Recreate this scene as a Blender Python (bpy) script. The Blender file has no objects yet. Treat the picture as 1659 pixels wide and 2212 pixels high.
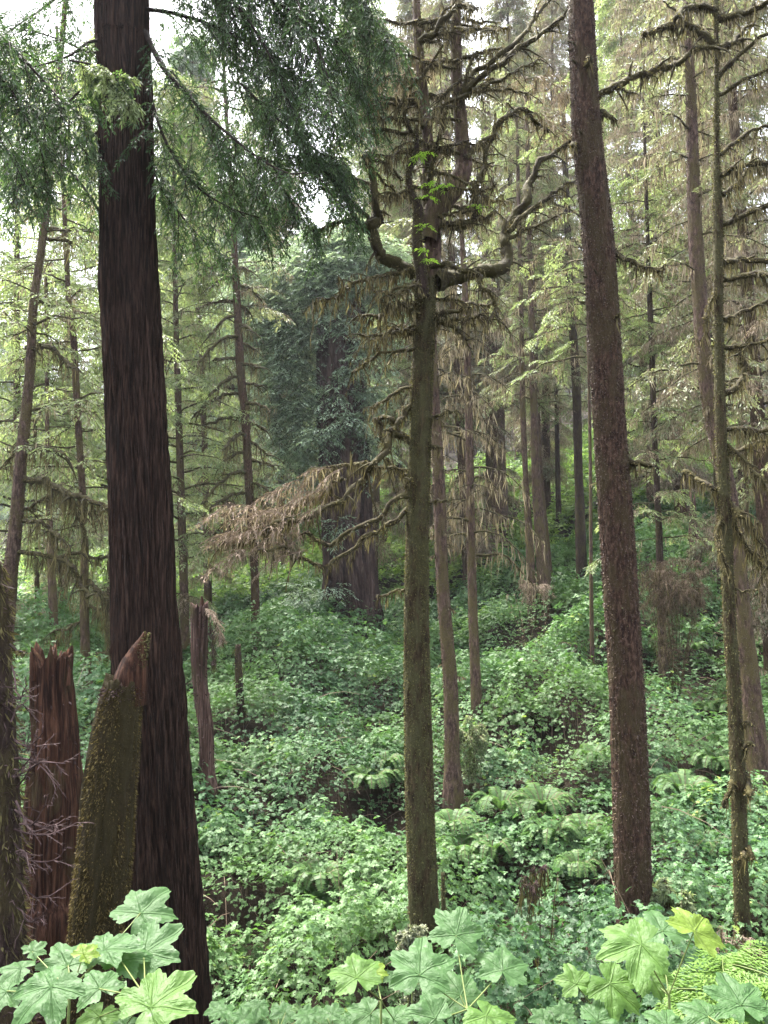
import bpy, math, random
import numpy as np
from mathutils import Vector

# ------------------------------------------------------------------ camera, sky, light
SC = bpy.context.scene
COL = SC.collection
FPX, PITCH = 1662.0, math.atan(144 / 1662.0)          # focal length in units of a 1659 x 2212 frame, upward pitch
cam_d = bpy.data.cameras.new("camera")
cam = bpy.data.objects.new("camera", cam_d)
COL.objects.link(cam)
cam_d.sensor_fit = 'VERTICAL'
cam_d.sensor_height = 36.0
cam_d.lens = 36.0 * FPX / 2212.0
cam_d.clip_start = 0.05
cam_d.clip_end = 3000
cam.location = (0, 0, 0)
cam.rotation_euler = (math.pi / 2 + PITCH, 0, 0)
SC.camera = cam

SUN_EL, SUN_AZ = math.radians(62), math.radians(-40)   # azimuth from +Y, negative = towards the left
world = bpy.data.worlds.new("World")
SC.world = world
world.use_nodes = True
nt = world.node_tree
bg = nt.nodes["Background"]
sky = nt.nodes.new("ShaderNodeTexSky")
sky.sky_type = 'NISHITA'
sky.sun_disc = False
sky.sun_elevation = SUN_EL
sky.sun_rotation = SUN_AZ
sky.air_density = 1.0
sky.dust_density = 4.0
sky.ozone_density = 1.0
hs = nt.nodes.new('ShaderNodeHueSaturation')          # overcast: the blue is washed out by cloud
hs.inputs['Saturation'].default_value = 0.35
nt.links.new(sky.outputs[0], hs.inputs['Color'])
nt.links.new(hs.outputs[0], bg.inputs[0])
bg.inputs[1].default_value = 0.15
sun_d = bpy.data.lights.new("sun", 'SUN')
sun_d.energy = 4.0
sun_d.angle = math.radians(28)
sun_d.color = (1.0, 0.95, 0.86)
sun = bpy.data.objects.new("sun", sun_d)
COL.objects.link(sun)
sdir = Vector((math.sin(SUN_AZ) * math.cos(SUN_EL), math.cos(SUN_AZ) * math.cos(SUN_EL), math.sin(SUN_EL)))
sun.rotation_euler = sdir.to_track_quat('Z', 'Y').to_euler()
SC.view_settings.view_transform = 'Standard'
SC.view_settings.look = 'None'
SC.view_settings.exposure = 2.82
SC.view_settings.gamma = 1.0
SC.view_settings.use_curve_mapping = False
cy = SC.cycles
cy.max_bounces = 6
cy.diffuse_bounces = 2
cy.glossy_bounces = 1
cy.transmission_bounces = 4
cy.transparent_max_bounces = 4
cy.volume_bounces = 0
cy.use_denoising = True
cy.sample_clamp_direct = 0.8
cy.sample_clamp_indirect = 0.6

R = np.random.default_rng(11)
PI = math.pi

# ------------------------------------------------------------------ numeric helpers
def nrm(v):
    return v / np.maximum(np.linalg.norm(v, axis=-1, keepdims=True), 1e-9)

def _h(i, j, k, seed):
    n = (i * 73856093) ^ (j * 19349663) ^ (k * 83492791) ^ (seed * 2654435)
    n = (n ^ (n >> 13)) * 1274126177
    n = n & 0x7fffffff
    return ((n ^ (n >> 16)) & 0xffff) / 65535.0

def vn3(p, seed=0):
    p = np.asarray(p, float)
    f = np.floor(p)
    i = f.astype(np.int64)
    t = p - f
    t = t * t * (3 - 2 * t)
    out = 0
    for a in (0, 1):
        for b in (0, 1):
            for c in (0, 1):
                w = (t[..., 0] if a else 1 - t[..., 0]) * (t[..., 1] if b else 1 - t[..., 1]) * (t[..., 2] if c else 1 - t[..., 2])
                out = out + w * _h(i[..., 0] + a, i[..., 1] + b, i[..., 2] + c, seed)
    return out

def n2(x, y, s, seed=0):
    return vn3(np.stack([np.asarray(x) / s, np.asarray(y) / s, np.zeros_like(np.asarray(x, float))], -1), seed)

def W(px, py, Y):
    """point seen at (px, py) of the 1659 x 2212 frame, standing at distance Y"""
    u = (px - 829.5) / FPX
    v = (1106 - py) / FPX
    d = np.array([u, math.cos(PITCH) - v * math.sin(PITCH), math.sin(PITCH) + v * math.cos(PITCH)])
    return d * (Y / d[1])

def mpp(p):
    """metres per frame pixel at world point p"""
    return (p[1] * math.cos(PITCH) + p[2] * math.sin(PITCH)) / FPX

# ------------------------------------------------------------------ ground height
def _z(rows):
    return np.array([(z if z is not None else W(829.5, r, y)[2]) for y, r, z in rows]), np.array([q[0] for q in rows], float)

GC = _z([(-400, 0, 2), (-6, 0, -1.2), (0, 0, -1.62), (1.2, 0, -1.75), (2.4, 0, -2.5), (4, 0, -3.8), (6, 0, -4.6), (7.5, 0, -4.7), (9, 2085, None),
         (11, 1930, None), (13, 1800, None), (15, 1700, None), (20, 1525, None), (26, 1430, None), (33, 1370, None),
         (42, 1265, None), (60, 1100, None), (90, 1010, None), (140, 970, None), (220, 800, None), (700, 0, 190)])
GL = _z([(-400, 0, 2), (-6, 0, -1.2), (0, 0, -1.62), (1.2, 0, -1.8), (2.4, 0, -2.7), (4, 0, -4.0), (6, 0, -4.9), (8, 0, -4.95), (9.5, 0, -4.6),
         (11, 1840, None), (14, 1640, None), (18, 1520, None), (26, 1410, None), (35, 1330, None), (50, 1280, None),
         (70, 1240, None), (100, 1170, None), (140, 1060, None), (220, 860, None), (700, 0, 160)])
GR = _z([(-400, 0, 2), (-6, 0, -1.2), (0, 0, -1.62), (1.2, 0, -1.75), (2.4, 0, -2.4), (4, 0, -3.6), (6, 0, -4.3), (7.5, 0, -4.4), (9, 2050, None),
         (11, 1850, None), (14, 1670, None), (18, 1500, None), (22, 1390, None), (30, 1215, None), (38, 1120, None),
         (50, 1015, None), (60, 960, None), (90, 880, None), (140, 820, None), (220, 700, None), (700, 0, 220)])

HOL = []
for px_, py_, Y_, r_ in [(835, 1690, 14.5, .9), (780, 1700, 14.3, .6), (1040, 1860, 11.6, .9), (960, 1880, 11.3, .6), (1270, 1890, 10.6, .7), (1240, 1900, 10.5, .5), (1480, 1500, 17.5, 1.2), (1540, 1660, 14, .7),
                         (560, 1560, 16.5, .9), (1150, 1560, 17, 1.0), (700, 1490, 20, 1.3), (1200, 1720, 13.5, .6), (520, 1900, 10.5, .45), (640, 1990, 9.6, .4), (1130, 1330, 27, 2.0), (1430, 1320, 20.5, 1.6)]:
    HOL.append(((px_ - 829.5) / FPX * Y_, Y_, r_))
def hollow(x, y):
    f = np.ones_like(np.asarray(x, float))
    for a, b, r in HOL:
        f = f * (1 - .95 * np.exp(-(((x - a) / (r * 1.3)) ** 2 + ((y - b) / r) ** 2) ** 2))
    return f
def H(x, y):
    x = np.asarray(x, float)
    y = np.asarray(y, float)
    a = np.interp(y, GL[1], GL[0])
    b = np.interp(y, GC[1], GC[0])
    c = np.interp(y, GR[1], GR[0])
    px = 829.5 + FPX * x / np.maximum(y, 4.0)
    t = np.clip((px - 300) / 600, 0, 1)
    s = np.clip((px - 900) / 600, 0, 1)
    t = t * t * (3 - 2 * t)
    s = s * s * (3 - 2 * s)
    z = a * (1 - t) + b * t
    z = z * (1 - s) + c * s
    far = np.clip((y - 5) / 10, 0, 1)
    z = z - .45 * (1 - hollow(x, y))
    return z - 0.45 * np.clip((y - 3) / 6, 0, 1) + far * (0.5 * (n2(x, y, 3.1, 5) - 0.5) + 0.22 * (n2(x, y, 0.9, 6) - 0.5))

def Hs(x, y):
    return float(H(np.array([x]), np.array([y]))[0])

# ------------------------------------------------------------------ mesh plumbing
def make_mesh(name, V, F, mat, smooth=False, tint=None, extra=None):
    V = np.asarray(V, np.float32).reshape(-1, 3)
    F = np.asarray(F, np.int32)
    k = F.shape[1]
    me = bpy.data.meshes.new(name)
    me.vertices.add(len(V))
    me.vertices.foreach_set("co", V.ravel())
    me.loops.add(F.size)
    me.loops.foreach_set("vertex_index", F.ravel())
    me.polygons.add(len(F))
    me.polygons.foreach_set("loop_start", np.arange(0, F.size, k, dtype=np.int32))
    me.polygons.foreach_set("loop_total", np.full(len(F), k, np.int32))
    me.polygons.foreach_set("use_smooth", np.full(len(F), smooth, bool))
    if tint is not None:
        a = me.attributes.new("tint", 'FLOAT', 'POINT')
        a.data.foreach_set("value", np.asarray(tint, np.float32).ravel())
    for key, val in (extra or {}).items():
        a = me.attributes.new(key, 'FLOAT', 'POINT')
        a.data.foreach_set("value", np.asarray(val, np.float32).ravel())
    me.update()
    me.materials.append(mat)
    return me

def link(name, data, parent=None, loc=None):
    o = bpy.data.objects.new(name, data)
    COL.objects.link(o)
    if loc is not None:
        o.location = tuple(float(q) for q in loc)
    if parent is not None:
        o.parent = parent
    return o

def tag(o, label, cat, group=None):
    o['label'] = label
    o['category'] = cat
    if group:
        o['group'] = group
    return o

def thing(name, label, cat, loc, group=None):
    return tag(link(name, None, None, loc), label, cat, group)

def part(name, V, F, mat, parent, origin, smooth=False, tint=None, extra=None):
    """mesh given in world coordinates, stored relative to its thing's base"""
    V = np.asarray(V, float).reshape(-1, 3) - np.asarray(origin)
    return link(name, make_mesh(name, V, F, mat, smooth, tint, extra), parent)

def copy_thing(root, loc, rz, scale, label, cat, group=None):
    r = root.copy()
    COL.objects.link(r)
    r.location = tuple(float(q) for q in loc)
    r.rotation_euler = (R.normal() * 0.015, R.normal() * 0.015, rz)
    r.scale = (scale, scale, scale)
    tag(r, label, cat, group)
    for ch in root.children:
        c = ch.copy()
        COL.objects.link(c)
        c.parent = r
        for g in ch.children:
            d = g.copy()
            COL.objects.link(d)
            d.parent = c
    return r

class Bag:
    """collects quads (n,4,3) with one tint each"""
    def __init__(s):
        s.q, s.t = [], []
    def add(s, q, t=None):
        if len(q) == 0:
            return
        s.q.append(q.reshape(-1, 4, 3))
        s.t.append(R.random(len(s.q[-1])) if t is None else np.broadcast_to(t, (len(s.q[-1]),)))
    def build(s, name, mat, parent, origin):
        q = np.concatenate(s.q)
        t = np.repeat(np.concatenate(s.t), 4)
        return part(name, q.reshape(-1, 3), np.arange(len(q) * 4).reshape(-1, 4), mat, parent, origin, False, t)

class TBag:
    """collects tube pieces (verts, quads)"""
    def __init__(s):
        s.v, s.f, s.n = [], [], 0
    def add(s, v, f):
        v = np.asarray(v).reshape(-1, 3)
        s.v.append(v)
        s.f.append(np.asarray(f) + s.n)
        s.n += len(v)
    def build(s, name, mat, parent, origin, smooth=True):
        return part(name, np.concatenate(s.v), np.concatenate(s.f), mat, parent, origin, smooth)

# ------------------------------------------------------------------ shape helpers
def spline(pts, n):
    P = np.asarray(pts, float)
    if len(P) == 2:
        P = np.array([P[0], (P[0] + P[1]) / 2, P[1]])
    Q = np.vstack([2 * P[0] - P[1], P, 2 * P[-1] - P[-2]])
    seg = np.linalg.norm(np.diff(P[:, :3], axis=0), axis=1)
    s = np.concatenate([[0], np.cumsum(seg)])
    u = np.linspace(0, s[-1], n)
    k = np.clip(np.searchsorted(s, u, side='right') - 1, 0, len(P) - 2)
    t = ((u - s[k]) / np.maximum(s[k + 1] - s[k], 1e-9))[:, None]
    p0, p1, p2, p3 = Q[k], Q[k + 1], Q[k + 2], Q[k + 3]
    return 0.5 * ((2 * p1) + (-p0 + p2) * t + (2 * p0 - 5 * p1 + 4 * p2 - p3) * t ** 2 + (-p0 + 3 * p1 - 3 * p2 + p3) * t ** 3)

def tube(path, rad, S, disp=None, cap=True):
    """one tube; disp(theta(S), s(N)) gives a relative radius change"""
    P = np.asarray(path, float)
    N = len(P)
    T = nrm(np.gradient(P, axis=0))
    A = np.zeros((N, 3))
    a = np.cross(T[0], [0.0, 1.0, 0.13])
    if np.linalg.norm(a) < 0.1:
        a = np.cross(T[0], [1.0, 0, 0])
    for i in range(N):
        a = a - T[i] * a.dot(T[i])
        a = a / np.linalg.norm(a)
        A[i] = a
    B = np.cross(T, A)
    th = np.linspace(0, 2 * PI, S, endpoint=False)
    s = np.concatenate([[0], np.cumsum(np.linalg.norm(np.diff(P, axis=0), axis=1))])
    r = np.asarray(rad, float)[:, None] * np.ones((1, S))
    if disp is not None:
        r = r * (1 + disp(th[None, :] + 0 * s[:, None], s[:, None] + 0 * th[None, :]))
    V = P[:, None] + r[..., None] * (np.cos(th)[None, :, None] * A[:, None] + np.sin(th)[None, :, None] * B[:, None])
    i = np.arange(N - 1)[:, None] * S
    j = np.arange(S)[None]
    j2 = (j + 1) % S
    F = np.stack([i + j, i + j2, i + S + j2, i + S + j], -1).reshape(-1, 4)
    V = V.reshape(-1, 3)
    if cap:
        n = len(V)
        V = np.vstack([V, P[-1] + T[-1] * r[-1].mean() * 0.4])
        e = (N - 1) * S + np.arange(0, S)
        F = np.vstack([F, np.stack([e, np.roll(e, -1), np.full(S, n), np.full(S, n)], -1)[:, [0, 1, 2, 2]]]) if False else F
        ce = e[::1]
        if S % 2 == 0:
            h = S // 2
            caps = [[ce[k], ce[k + 1], ce[(k + 2) % S], n] for k in range(0, S, 2)]
            F = np.vstack([F, np.array(caps)])
    return V, F

def minitubes(P, r0, r1, S=3):
    """many thin tubes at once, P (B,K,3)"""
    B, K = P.shape[:2]
    T = nrm(np.gradient(P, axis=1))
    ref = np.zeros_like(T)
    ref[..., 2] = 1
    ref[np.abs(T[..., 2]) > 0.9] = (1, 0, 0)
    A = nrm(np.cross(T, ref))
    C = np.cross(T, A)
    th = np.linspace(0, 2 * PI, S, endpoint=False)
    r0 = np.broadcast_to(np.asarray(r0, float), (B,))
    r1 = np.broadcast_to(np.asarray(r1, float), (B,))
    t = np.linspace(0, 1, K)[None]
    r = (r0[:, None] * (1 - t) + r1[:, None] * t) * R.uniform(0.8, 1.25, (B, K))
    V = P[:, :, None] + r[..., None, None] * (np.cos(th)[:, None] * A[:, :, None] + np.sin(th)[:, None] * C[:, :, None])
    b = np.arange(B)[:, None, None] * (K * S)
    k = np.arange(K - 1)[None, :, None] * S
    j = np.arange(S)[None, None]
    j2 = (j + 1) % S
    F = np.stack([b + k + j, b + k + j2, b + k + S + j2, b + k + S + j], -1).reshape(-1, 4)
    return V.reshape(-1, 3), F

def at(P, t):
    """sample polylines P (B,K,3) at t (B,m) -> pos, tangent"""
    B, K = P.shape[:2]
    u = np.clip(t, 0, 0.9999) * (K - 1)
    k = u.astype(int)
    f = (u - k)[..., None]
    b = np.arange(B)[:, None]
    a, c = P[b, k], P[b, k + 1]
    return a * (1 - f) + c * f, nrm(c - a)

def sub(P, m, L, ang=1.0, droop=0.2, K=4, t0=0.12, t1=1.0, flat=0.8, taper=0.6, lift=0.0):
    """side shoots on polylines P"""
    B = len(P)
    t = np.linspace(t0, t1, m)[None] + R.uniform(-0.5, 0.5, (B, m)) * (t1 - t0) / m
    t = np.clip(t, 0.02, 0.995)
    pos, T = at(P, t)
    side = np.where((np.arange(m)[None] + R.integers(0, 2, (B, 1))) % 2 == 0, 1.0, -1.0)[..., None]
    S = nrm(np.cross(T, [0.0, 0, 1.0]) + 1e-6)
    S = nrm(S * side * flat + R.normal(0, 1, (B, m, 3)) * (1 - flat))
    a = ang * R.uniform(0.75, 1.2, (B, m, 1))
    D = nrm(np.cos(a) * T + np.sin(a) * S + np.array([0, 0, lift]))
    Ls = np.broadcast_to(np.asarray(L, float).reshape(-1, 1), (B, 1)) * (1 - taper * t) * R.uniform(0.6, 1.3, (B, m))
    s = np.linspace(0, 1, K)
    Q = pos[:, :, None] + D[:, :, None] * (Ls[..., None, None] * s[:, None])
    Q[..., 2] -= (droop * Ls)[..., None] * s ** 2
    Q = Q + R.normal(0, 0.03, Q.shape) * Ls[..., None, None] * s[:, None]
    return Q.reshape(B * m, K, 3)

def leaves(P, m, ln, wd, ang=0.7, t0=0.1, flat=0.75, jn=0.5, dn=0.0):
    """leaf-like rhombi along polylines"""
    B = len(P)
    t = np.clip(np.linspace(t0, 1.0, m)[None] + R.uniform(-0.5, 0.5, (B, m)) / m, 0, 0.999)
    pos, T = at(P, t)
    side = np.where((np.arange(m)[None] + R.integers(0, 2, (B, 1))) % 2 == 0, 1.0, -1.0)[..., None]
    up = nrm(np.array([0, 0, 1.0]) + R.normal(0, jn * 0.4, (B, 1, 3)))
    S = nrm(np.cross(T, up) + 1e-6)
    S = nrm(S * side * flat + R.normal(0, 1, (B, m, 3)) * (1 - flat))
    a = ang * R.uniform(0.5, 1.2, (B, m, 1)) * np.where(t[..., None] > 0.93, 0.1, 1)
    D = nrm(np.cos(a) * T + np.sin(a) * S + np.array([0, 0, -dn]))
    N = nrm(up + R.normal(0, jn, (B, m, 3)))
    X = nrm(np.cross(D, N))
    l = (ln * R.uniform(0.6, 1.3, (B, m)))[..., None]
    w = (wd * R.uniform(0.7, 1.3, (B, m)))[..., None]
    q = np.stack([pos, pos + D * l * 0.45 + X * w * 0.5, pos + D * l - np.array([0, 0, 1.0]) * l * 0.12, pos + D * l * 0.45 - X * w * 0.5], 2)
    return q.reshape(-1, 4, 3)

def hang(P, m, l0, l1, wd, t0=0.05, t1=1.0, p=1.0):
    """lichen and moss strands hanging from polylines"""
    B = len(P)
    t = R.uniform(t0, t1, (B, m))
    pos, T = at(P, t)
    pos = pos.reshape(-1, 3)
    if p < 1:
        pos = pos[R.random(len(pos)) < p]
    n = len(pos)
    l = (l0 + (l1 - l0) * R.random(n) ** 2.2)[:, None]
    w = (wd * R.uniform(0.5, 1.5, n))[:, None]
    a = R.uniform(0, PI, n)
    X = np.stack([np.cos(a), np.sin(a), np.zeros(n)], -1)
    D = nrm(np.stack([R.normal(0, .12, n), R.normal(0, .12, n), -np.ones(n)], -1))
    D2 = nrm(D + R.normal(0, 0.15, (n, 3)))
    return np.stack([pos + X * w * .4, pos + D * l * .4 + X * w * .6, pos + D * l * .4 + D2 * l * .6, pos + D * l * .35 - X * w * .5], 1)

# ------------------------------------------------------------------ materials
def lin(c):
    return tuple((q / 12.92 if q <= 0.04045 else ((q + 0.055) / 1.055) ** 2.4) for q in c)

def newmat(name):
    m = bpy.data.materials.new(name)
    m.use_nodes = True
    t = m.node_tree
    t.nodes.clear()
    out = t.nodes.new("ShaderNodeOutputMaterial")
    return m, t, out

def N(t, kind, **kw):
    n = t.nodes.new(kind)
    for k, v in kw.items():
        setattr(n, k, v)
    return n

def ramp(t, stops, src):
    r = N(t, "ShaderNodeValToRGB")
    e = r.color_ramp.elements
    while len(e) < len(stops):
        e.new(0.5)
    for i, (p, c) in enumerate(stops):
        e[i].position = p
        e[i].color = (*c, 1)
    t.links.new(src, r.inputs[0])
    return r

def mixc(t, f, a, b):
    m = N(t, "ShaderNodeMix", data_type='RGBA')
    if hasattr(f, 'default_value'):
        t.links.new(f, m.inputs[0])
    else:
        m.inputs[0].default_value = f
    for s, i in ((a, 6), (b, 7)):
        if isinstance(s, tuple):
            m.inputs[i].default_value = (*s, 1)
        else:
            t.links.new(s, m.inputs[i])
    return m.outputs[2]

def noise(t, scale, detail=4, rough=0.6, vec=None, sc=None, coord='Object'):
    if vec is None:
        tc = N(t, "ShaderNodeTexCoord")
        vec = tc.outputs[coord]
    if sc is not None:
        mp = N(t, "ShaderNodeMapping")
        mp.inputs['Scale'].default_value = sc
        t.links.new(vec, mp.inputs[0])
        vec = mp.outputs[0]
    n = N(t, "ShaderNodeTexNoise")
    n.inputs['Scale'].default_value = scale
    n.inputs['Detail'].default_value = detail
    n.inputs['Roughness'].default_value = rough
    t.links.new(vec, n.inputs['Vector'])
    return n.outputs['Fac']

def leaf_mat(name, stops, trans=0.35, gloss=0.25, big=None, tcol=1.5):
    m, t, out = newmat(name)
    a = N(t, "ShaderNodeAttribute", attribute_name="tint")
    r = ramp(t, stops, a.outputs['Fac'])
    c = r.outputs[0]
    if big:
        oi = N(t, "ShaderNodeNewGeometry")
        nz = noise(t, big[0], 2, 0.5, vec=oi.outputs['Position'])
        rr = ramp(t, [(0.4, (0, 0, 0)), (0.6, (1, 1, 1))], nz)
        c = mixc(t, rr.outputs[0], c, mixc(t, big[2], c, big[1]))
    p = N(t, "ShaderNodeBsdfPrincipled")
    t.links.new(c, p.inputs['Base Color'])
    p.inputs['Roughness'].default_value = 0.5
    p.inputs['Specular IOR Level'].default_value = gloss
    tr = N(t, "ShaderNodeBsdfTranslucent")
    g = N(t, "ShaderNodeMix", data_type='RGBA', blend_type='MULTIPLY')
    g.inputs[0].default_value = 1
    t.links.new(c, g.inputs[6])
    g.inputs[7].default_value = (tcol * 1.05, tcol * 1.1, tcol * 0.7, 1)
    t.links.new(g.outputs[2], tr.inputs[0])
    mx = N(t, "ShaderNodeMixShader")
    mx.inputs[0].default_value = trans
    t.links.new(p.outputs[0], mx.inputs[1])
    t.links.new(tr.outputs[0], mx.inputs[2])
    t.links.new(mx.outputs[0], out.inputs[0])
    return m

def bark_mat(name, dark, light, moss=None, mossamt=0.5, k=14.0, zs=0.12, bump=0.02, mossk=2.2, gap=None, rough=0.85):
    m, t, out = newmat(name)
    f = noise(t, k, 6, 0.65, sc=(1, 1, zs))
    f2 = noise(t, 3.1, 3, 0.6)
    r = ramp(t, [(0.40, gap or dark), (0.50, dark), (0.64, light)], f)
    c = mixc(t, f2, r.outputs[0], mixc(t, 0.2, r.outputs[0], light))
    fine = noise(t, k * 5, 4, 0.7, sc=(1, 1, max(zs * 2.5, .3)))
    if moss:
        mo = noise(t, mossk, 6, 0.7, sc=(1, 1, 0.45))
        mr = ramp(t, [(0.62 - mossamt * 0.35, (0, 0, 0)), (0.70 - mossamt * 0.25, (1, 1, 1))], mo)
        mc = ramp(t, [(0.3, tuple(q * 0.45 for q in moss)), (0.7, moss)], fine)
        c = mixc(t, mr.outputs[0], c, mc.outputs[0])
    p = N(t, "ShaderNodeBsdfPrincipled")
    t.links.new(c, p.inputs['Base Color'])
    p.inputs['Roughness'].default_value = rough
    p.inputs['Specular IOR Level'].default_value = 0.15
    b = N(t, "ShaderNodeBump")
    b.inputs['Distance'].default_value = bump
    b.inputs['Strength'].default_value = 1.0
    ad = N(t, "ShaderNodeMath", operation='ADD')
    t.links.new(f, ad.inputs[0])
    ml = N(t, "ShaderNodeMath", operation='MULTIPLY')
    t.links.new(fine, ml.inputs[0])
    ml.inputs[1].default_value = 0.35
    t.links.new(ml.outputs[0], ad.inputs[1])
    t.links.new(ad.outputs[0], b.inputs['Height'])
    t.links.new(b.outputs[0], p.inputs['Normal'])
    t.links.new(p.outputs[0], out.inputs[0])
    return m

M = {}
M['redwood_bark'] = bark_mat('redwood_bark', (0.030, 0.016, 0.011), (0.098, 0.056, 0.040), k=42, zs=0.05, bump=0.12, gap=(0.004, 0.0025, 0.002))
M['far_redwood_bark'] = bark_mat('far_redwood_bark', (0.038, 0.022, 0.019), (0.115, 0.08, 0.07), k=4, zs=0.05, bump=0.15, gap=(0.009, 0.005, 0.005))
M['spruce_bark'] = bark_mat('spruce_bark', (0.038, 0.020, 0.013), (0.112, 0.068, 0.048), moss=(0.072, 0.052, 0.026), mossamt=0.5, k=34, zs=0.35, bump=0.05, mossk=4.5, gap=(0.012, 0.006, 0.005))
M['mossy_bark'] = bark_mat('mossy_bark', (0.034, 0.022, 0.012), (0.085, 0.060, 0.032), moss=(0.085, 0.080, 0.036), mossamt=0.6, k=34, zs=0.18, bump=0.05, mossk=7, gap=(0.010, 0.006, 0.004))
M['thin_bark'] = bark_mat('thin_bark', (0.052, 0.032, 0.025), (0.125, 0.083, 0.068), moss=(0.095, 0.075, 0.034), mossamt=0.5, k=22, zs=0.3, bump=0.02, mossk=4, gap=(0.018, 0.011, 0.009))
M['dark_bark'] = bark_mat('dark_bark', (0.018, 0.011, 0.009), (0.05, 0.034, 0.028), moss=(0.06, 0.048, 0.022), mossamt=0.45, k=22, zs=0.3, bump=0.03, mossk=4)
M['limb_bark'] = bark_mat('limb_bark', (0.022, 0.017, 0.010), (0.05, 0.040, 0.022), moss=(0.070, 0.062, 0.024), mossamt=0.6, k=30, zs=1, bump=0.015, mossk=9)
M['dark_limb'] = bark_mat('dark_limb', (0.014, 0.010, 0.008), (0.035, 0.025, 0.020), k=30, zs=1, bump=0.004)
M['rotten_wood'] = bark_mat('rotten_wood', (0.034, 0.014, 0.008), (0.092, 0.044, 0.026), moss=(0.06, 0.045, 0.02), mossamt=0.25, k=34, zs=0.05, bump=0.04, gap=(0.008, 0.003, 0.002))
M['snag_wood'] = bark_mat('snag_wood', (0.050, 0.025, 0.019), (0.14, 0.092, 0.078), moss=(0.07, 0.06, 0.025), mossamt=0.2, k=22, zs=0.05, bump=0.04, gap=(0.012, 0.006, 0.004))
M['stump_moss'] = bark_mat('stump_moss', (0.022, 0.015, 0.008), (0.05, 0.036, 0.016), moss=(0.040, 0.032, 0.012), mossamt=0.85, k=20, zs=0.6, bump=0.04, mossk=6)

M['redwood_leaf'] = leaf_mat('redwood_leaf', [(0.0, (0.018, 0.036, 0.016)), (0.55, (0.040, 0.080, 0.028)), (1, (0.095, 0.16, 0.045))], trans=0.3, gloss=0.35)
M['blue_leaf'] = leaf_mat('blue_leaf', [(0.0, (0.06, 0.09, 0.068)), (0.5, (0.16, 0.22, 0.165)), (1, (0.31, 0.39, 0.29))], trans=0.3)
M['hemlock_leaf'] = leaf_mat('hemlock_leaf', [(0.0, (0.06, 0.085, 0.040)), (0.5, (0.145, 0.185, 0.090)), (1, (0.28, 0.33, 0.17))], trans=0.4)
M['dull_leaf'] = leaf_mat('dull_leaf', [(0.0, (0.055, 0.068, 0.040)), (0.5, (0.135, 0.150, 0.092)), (1, (0.26, 0.27, 0.18))], trans=0.35)
M['lichen'] = leaf_mat('lichen', [(0.0, (0.06, 0.046, 0.032)), (0.5, (0.165, 0.132, 0.095)), (1, (0.36, 0.30, 0.23))], trans=0.3, gloss=0.05, tcol=1.2)
M['dead_twig'] = leaf_mat('dead_twig', [(0.0, (0.08, 0.058, 0.045)), (0.5, (0.20, 0.15, 0.118)), (1, (0.42, 0.33, 0.26))], trans=0.2, gloss=0.05, tcol=1.1)
M['limb_moss'] = leaf_mat('limb_moss', [(0.0, (0.028, 0.022, 0.011)), (0.5, (0.082, 0.068, 0.034)), (1, (0.20, 0.17, 0.085))], trans=0.2, gloss=0.05)
M['bark_scale'] = leaf_mat('bark_scale', [(0.0, (0.018, 0.010, 0.008)), (0.45, (0.060, 0.039, 0.031)), (0.8, (0.11, 0.078, 0.062)), (1, (0.10, 0.082, 0.035))], trans=0.0, gloss=0.1)
M['brush_twig'] = leaf_mat('brush_twig', [(0.0, (0.03, 0.02, 0.014)), (0.5, (0.09, 0.064, 0.046)), (1, (0.20, 0.15, 0.11))], trans=0.15, gloss=0.05)
M['dark_moss'] = leaf_mat('dark_moss', [(0.0, (0.022, 0.018, 0.010)), (0.5, (0.055, 0.047, 0.022)), (1, (0.13, 0.115, 0.05))], trans=0.2, gloss=0.05)
M['tuft_moss'] = leaf_mat('tuft_moss', [(0.0, (0.022, 0.020, 0.009)), (0.5, (0.062, 0.058, 0.024)), (1, (0.15, 0.14, 0.06))], trans=0.2, gloss=0.05)
M['stump_tuft'] = leaf_mat('stump_tuft', [(0.0, (0.020, 0.014, 0.006)), (0.5, (0.060, 0.045, 0.017)), (1, (0.15, 0.118, 0.045))], trans=0.15, gloss=0.05)
M['dim_twig'] = leaf_mat('dim_twig', [(0.0, (0.018, 0.011, 0.011)), (0.5, (0.045, 0.029, 0.028)), (1, (0.12, 0.082, 0.080))], trans=0.1, gloss=0.05)
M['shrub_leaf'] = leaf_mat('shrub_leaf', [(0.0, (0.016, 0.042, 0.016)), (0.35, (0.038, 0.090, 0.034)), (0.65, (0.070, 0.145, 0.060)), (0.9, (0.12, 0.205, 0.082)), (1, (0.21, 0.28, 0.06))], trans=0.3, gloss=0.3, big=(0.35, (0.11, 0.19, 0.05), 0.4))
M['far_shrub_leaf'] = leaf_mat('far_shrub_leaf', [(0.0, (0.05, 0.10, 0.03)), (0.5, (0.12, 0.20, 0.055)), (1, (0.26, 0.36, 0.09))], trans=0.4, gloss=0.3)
M['fern_leaf'] = leaf_mat('fern_leaf', [(0.0, (0.03, 0.07, 0.022)), (0.6, (0.065, 0.13, 0.038)), (1, (0.13, 0.21, 0.06))], trans=0.35)
M['twig_brown'] = leaf_mat('twig_brown', [(0.0, (0.05, 0.035, 0.025)), (1, (0.20, 0.15, 0.11))], trans=0.0, gloss=0.05)

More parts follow.
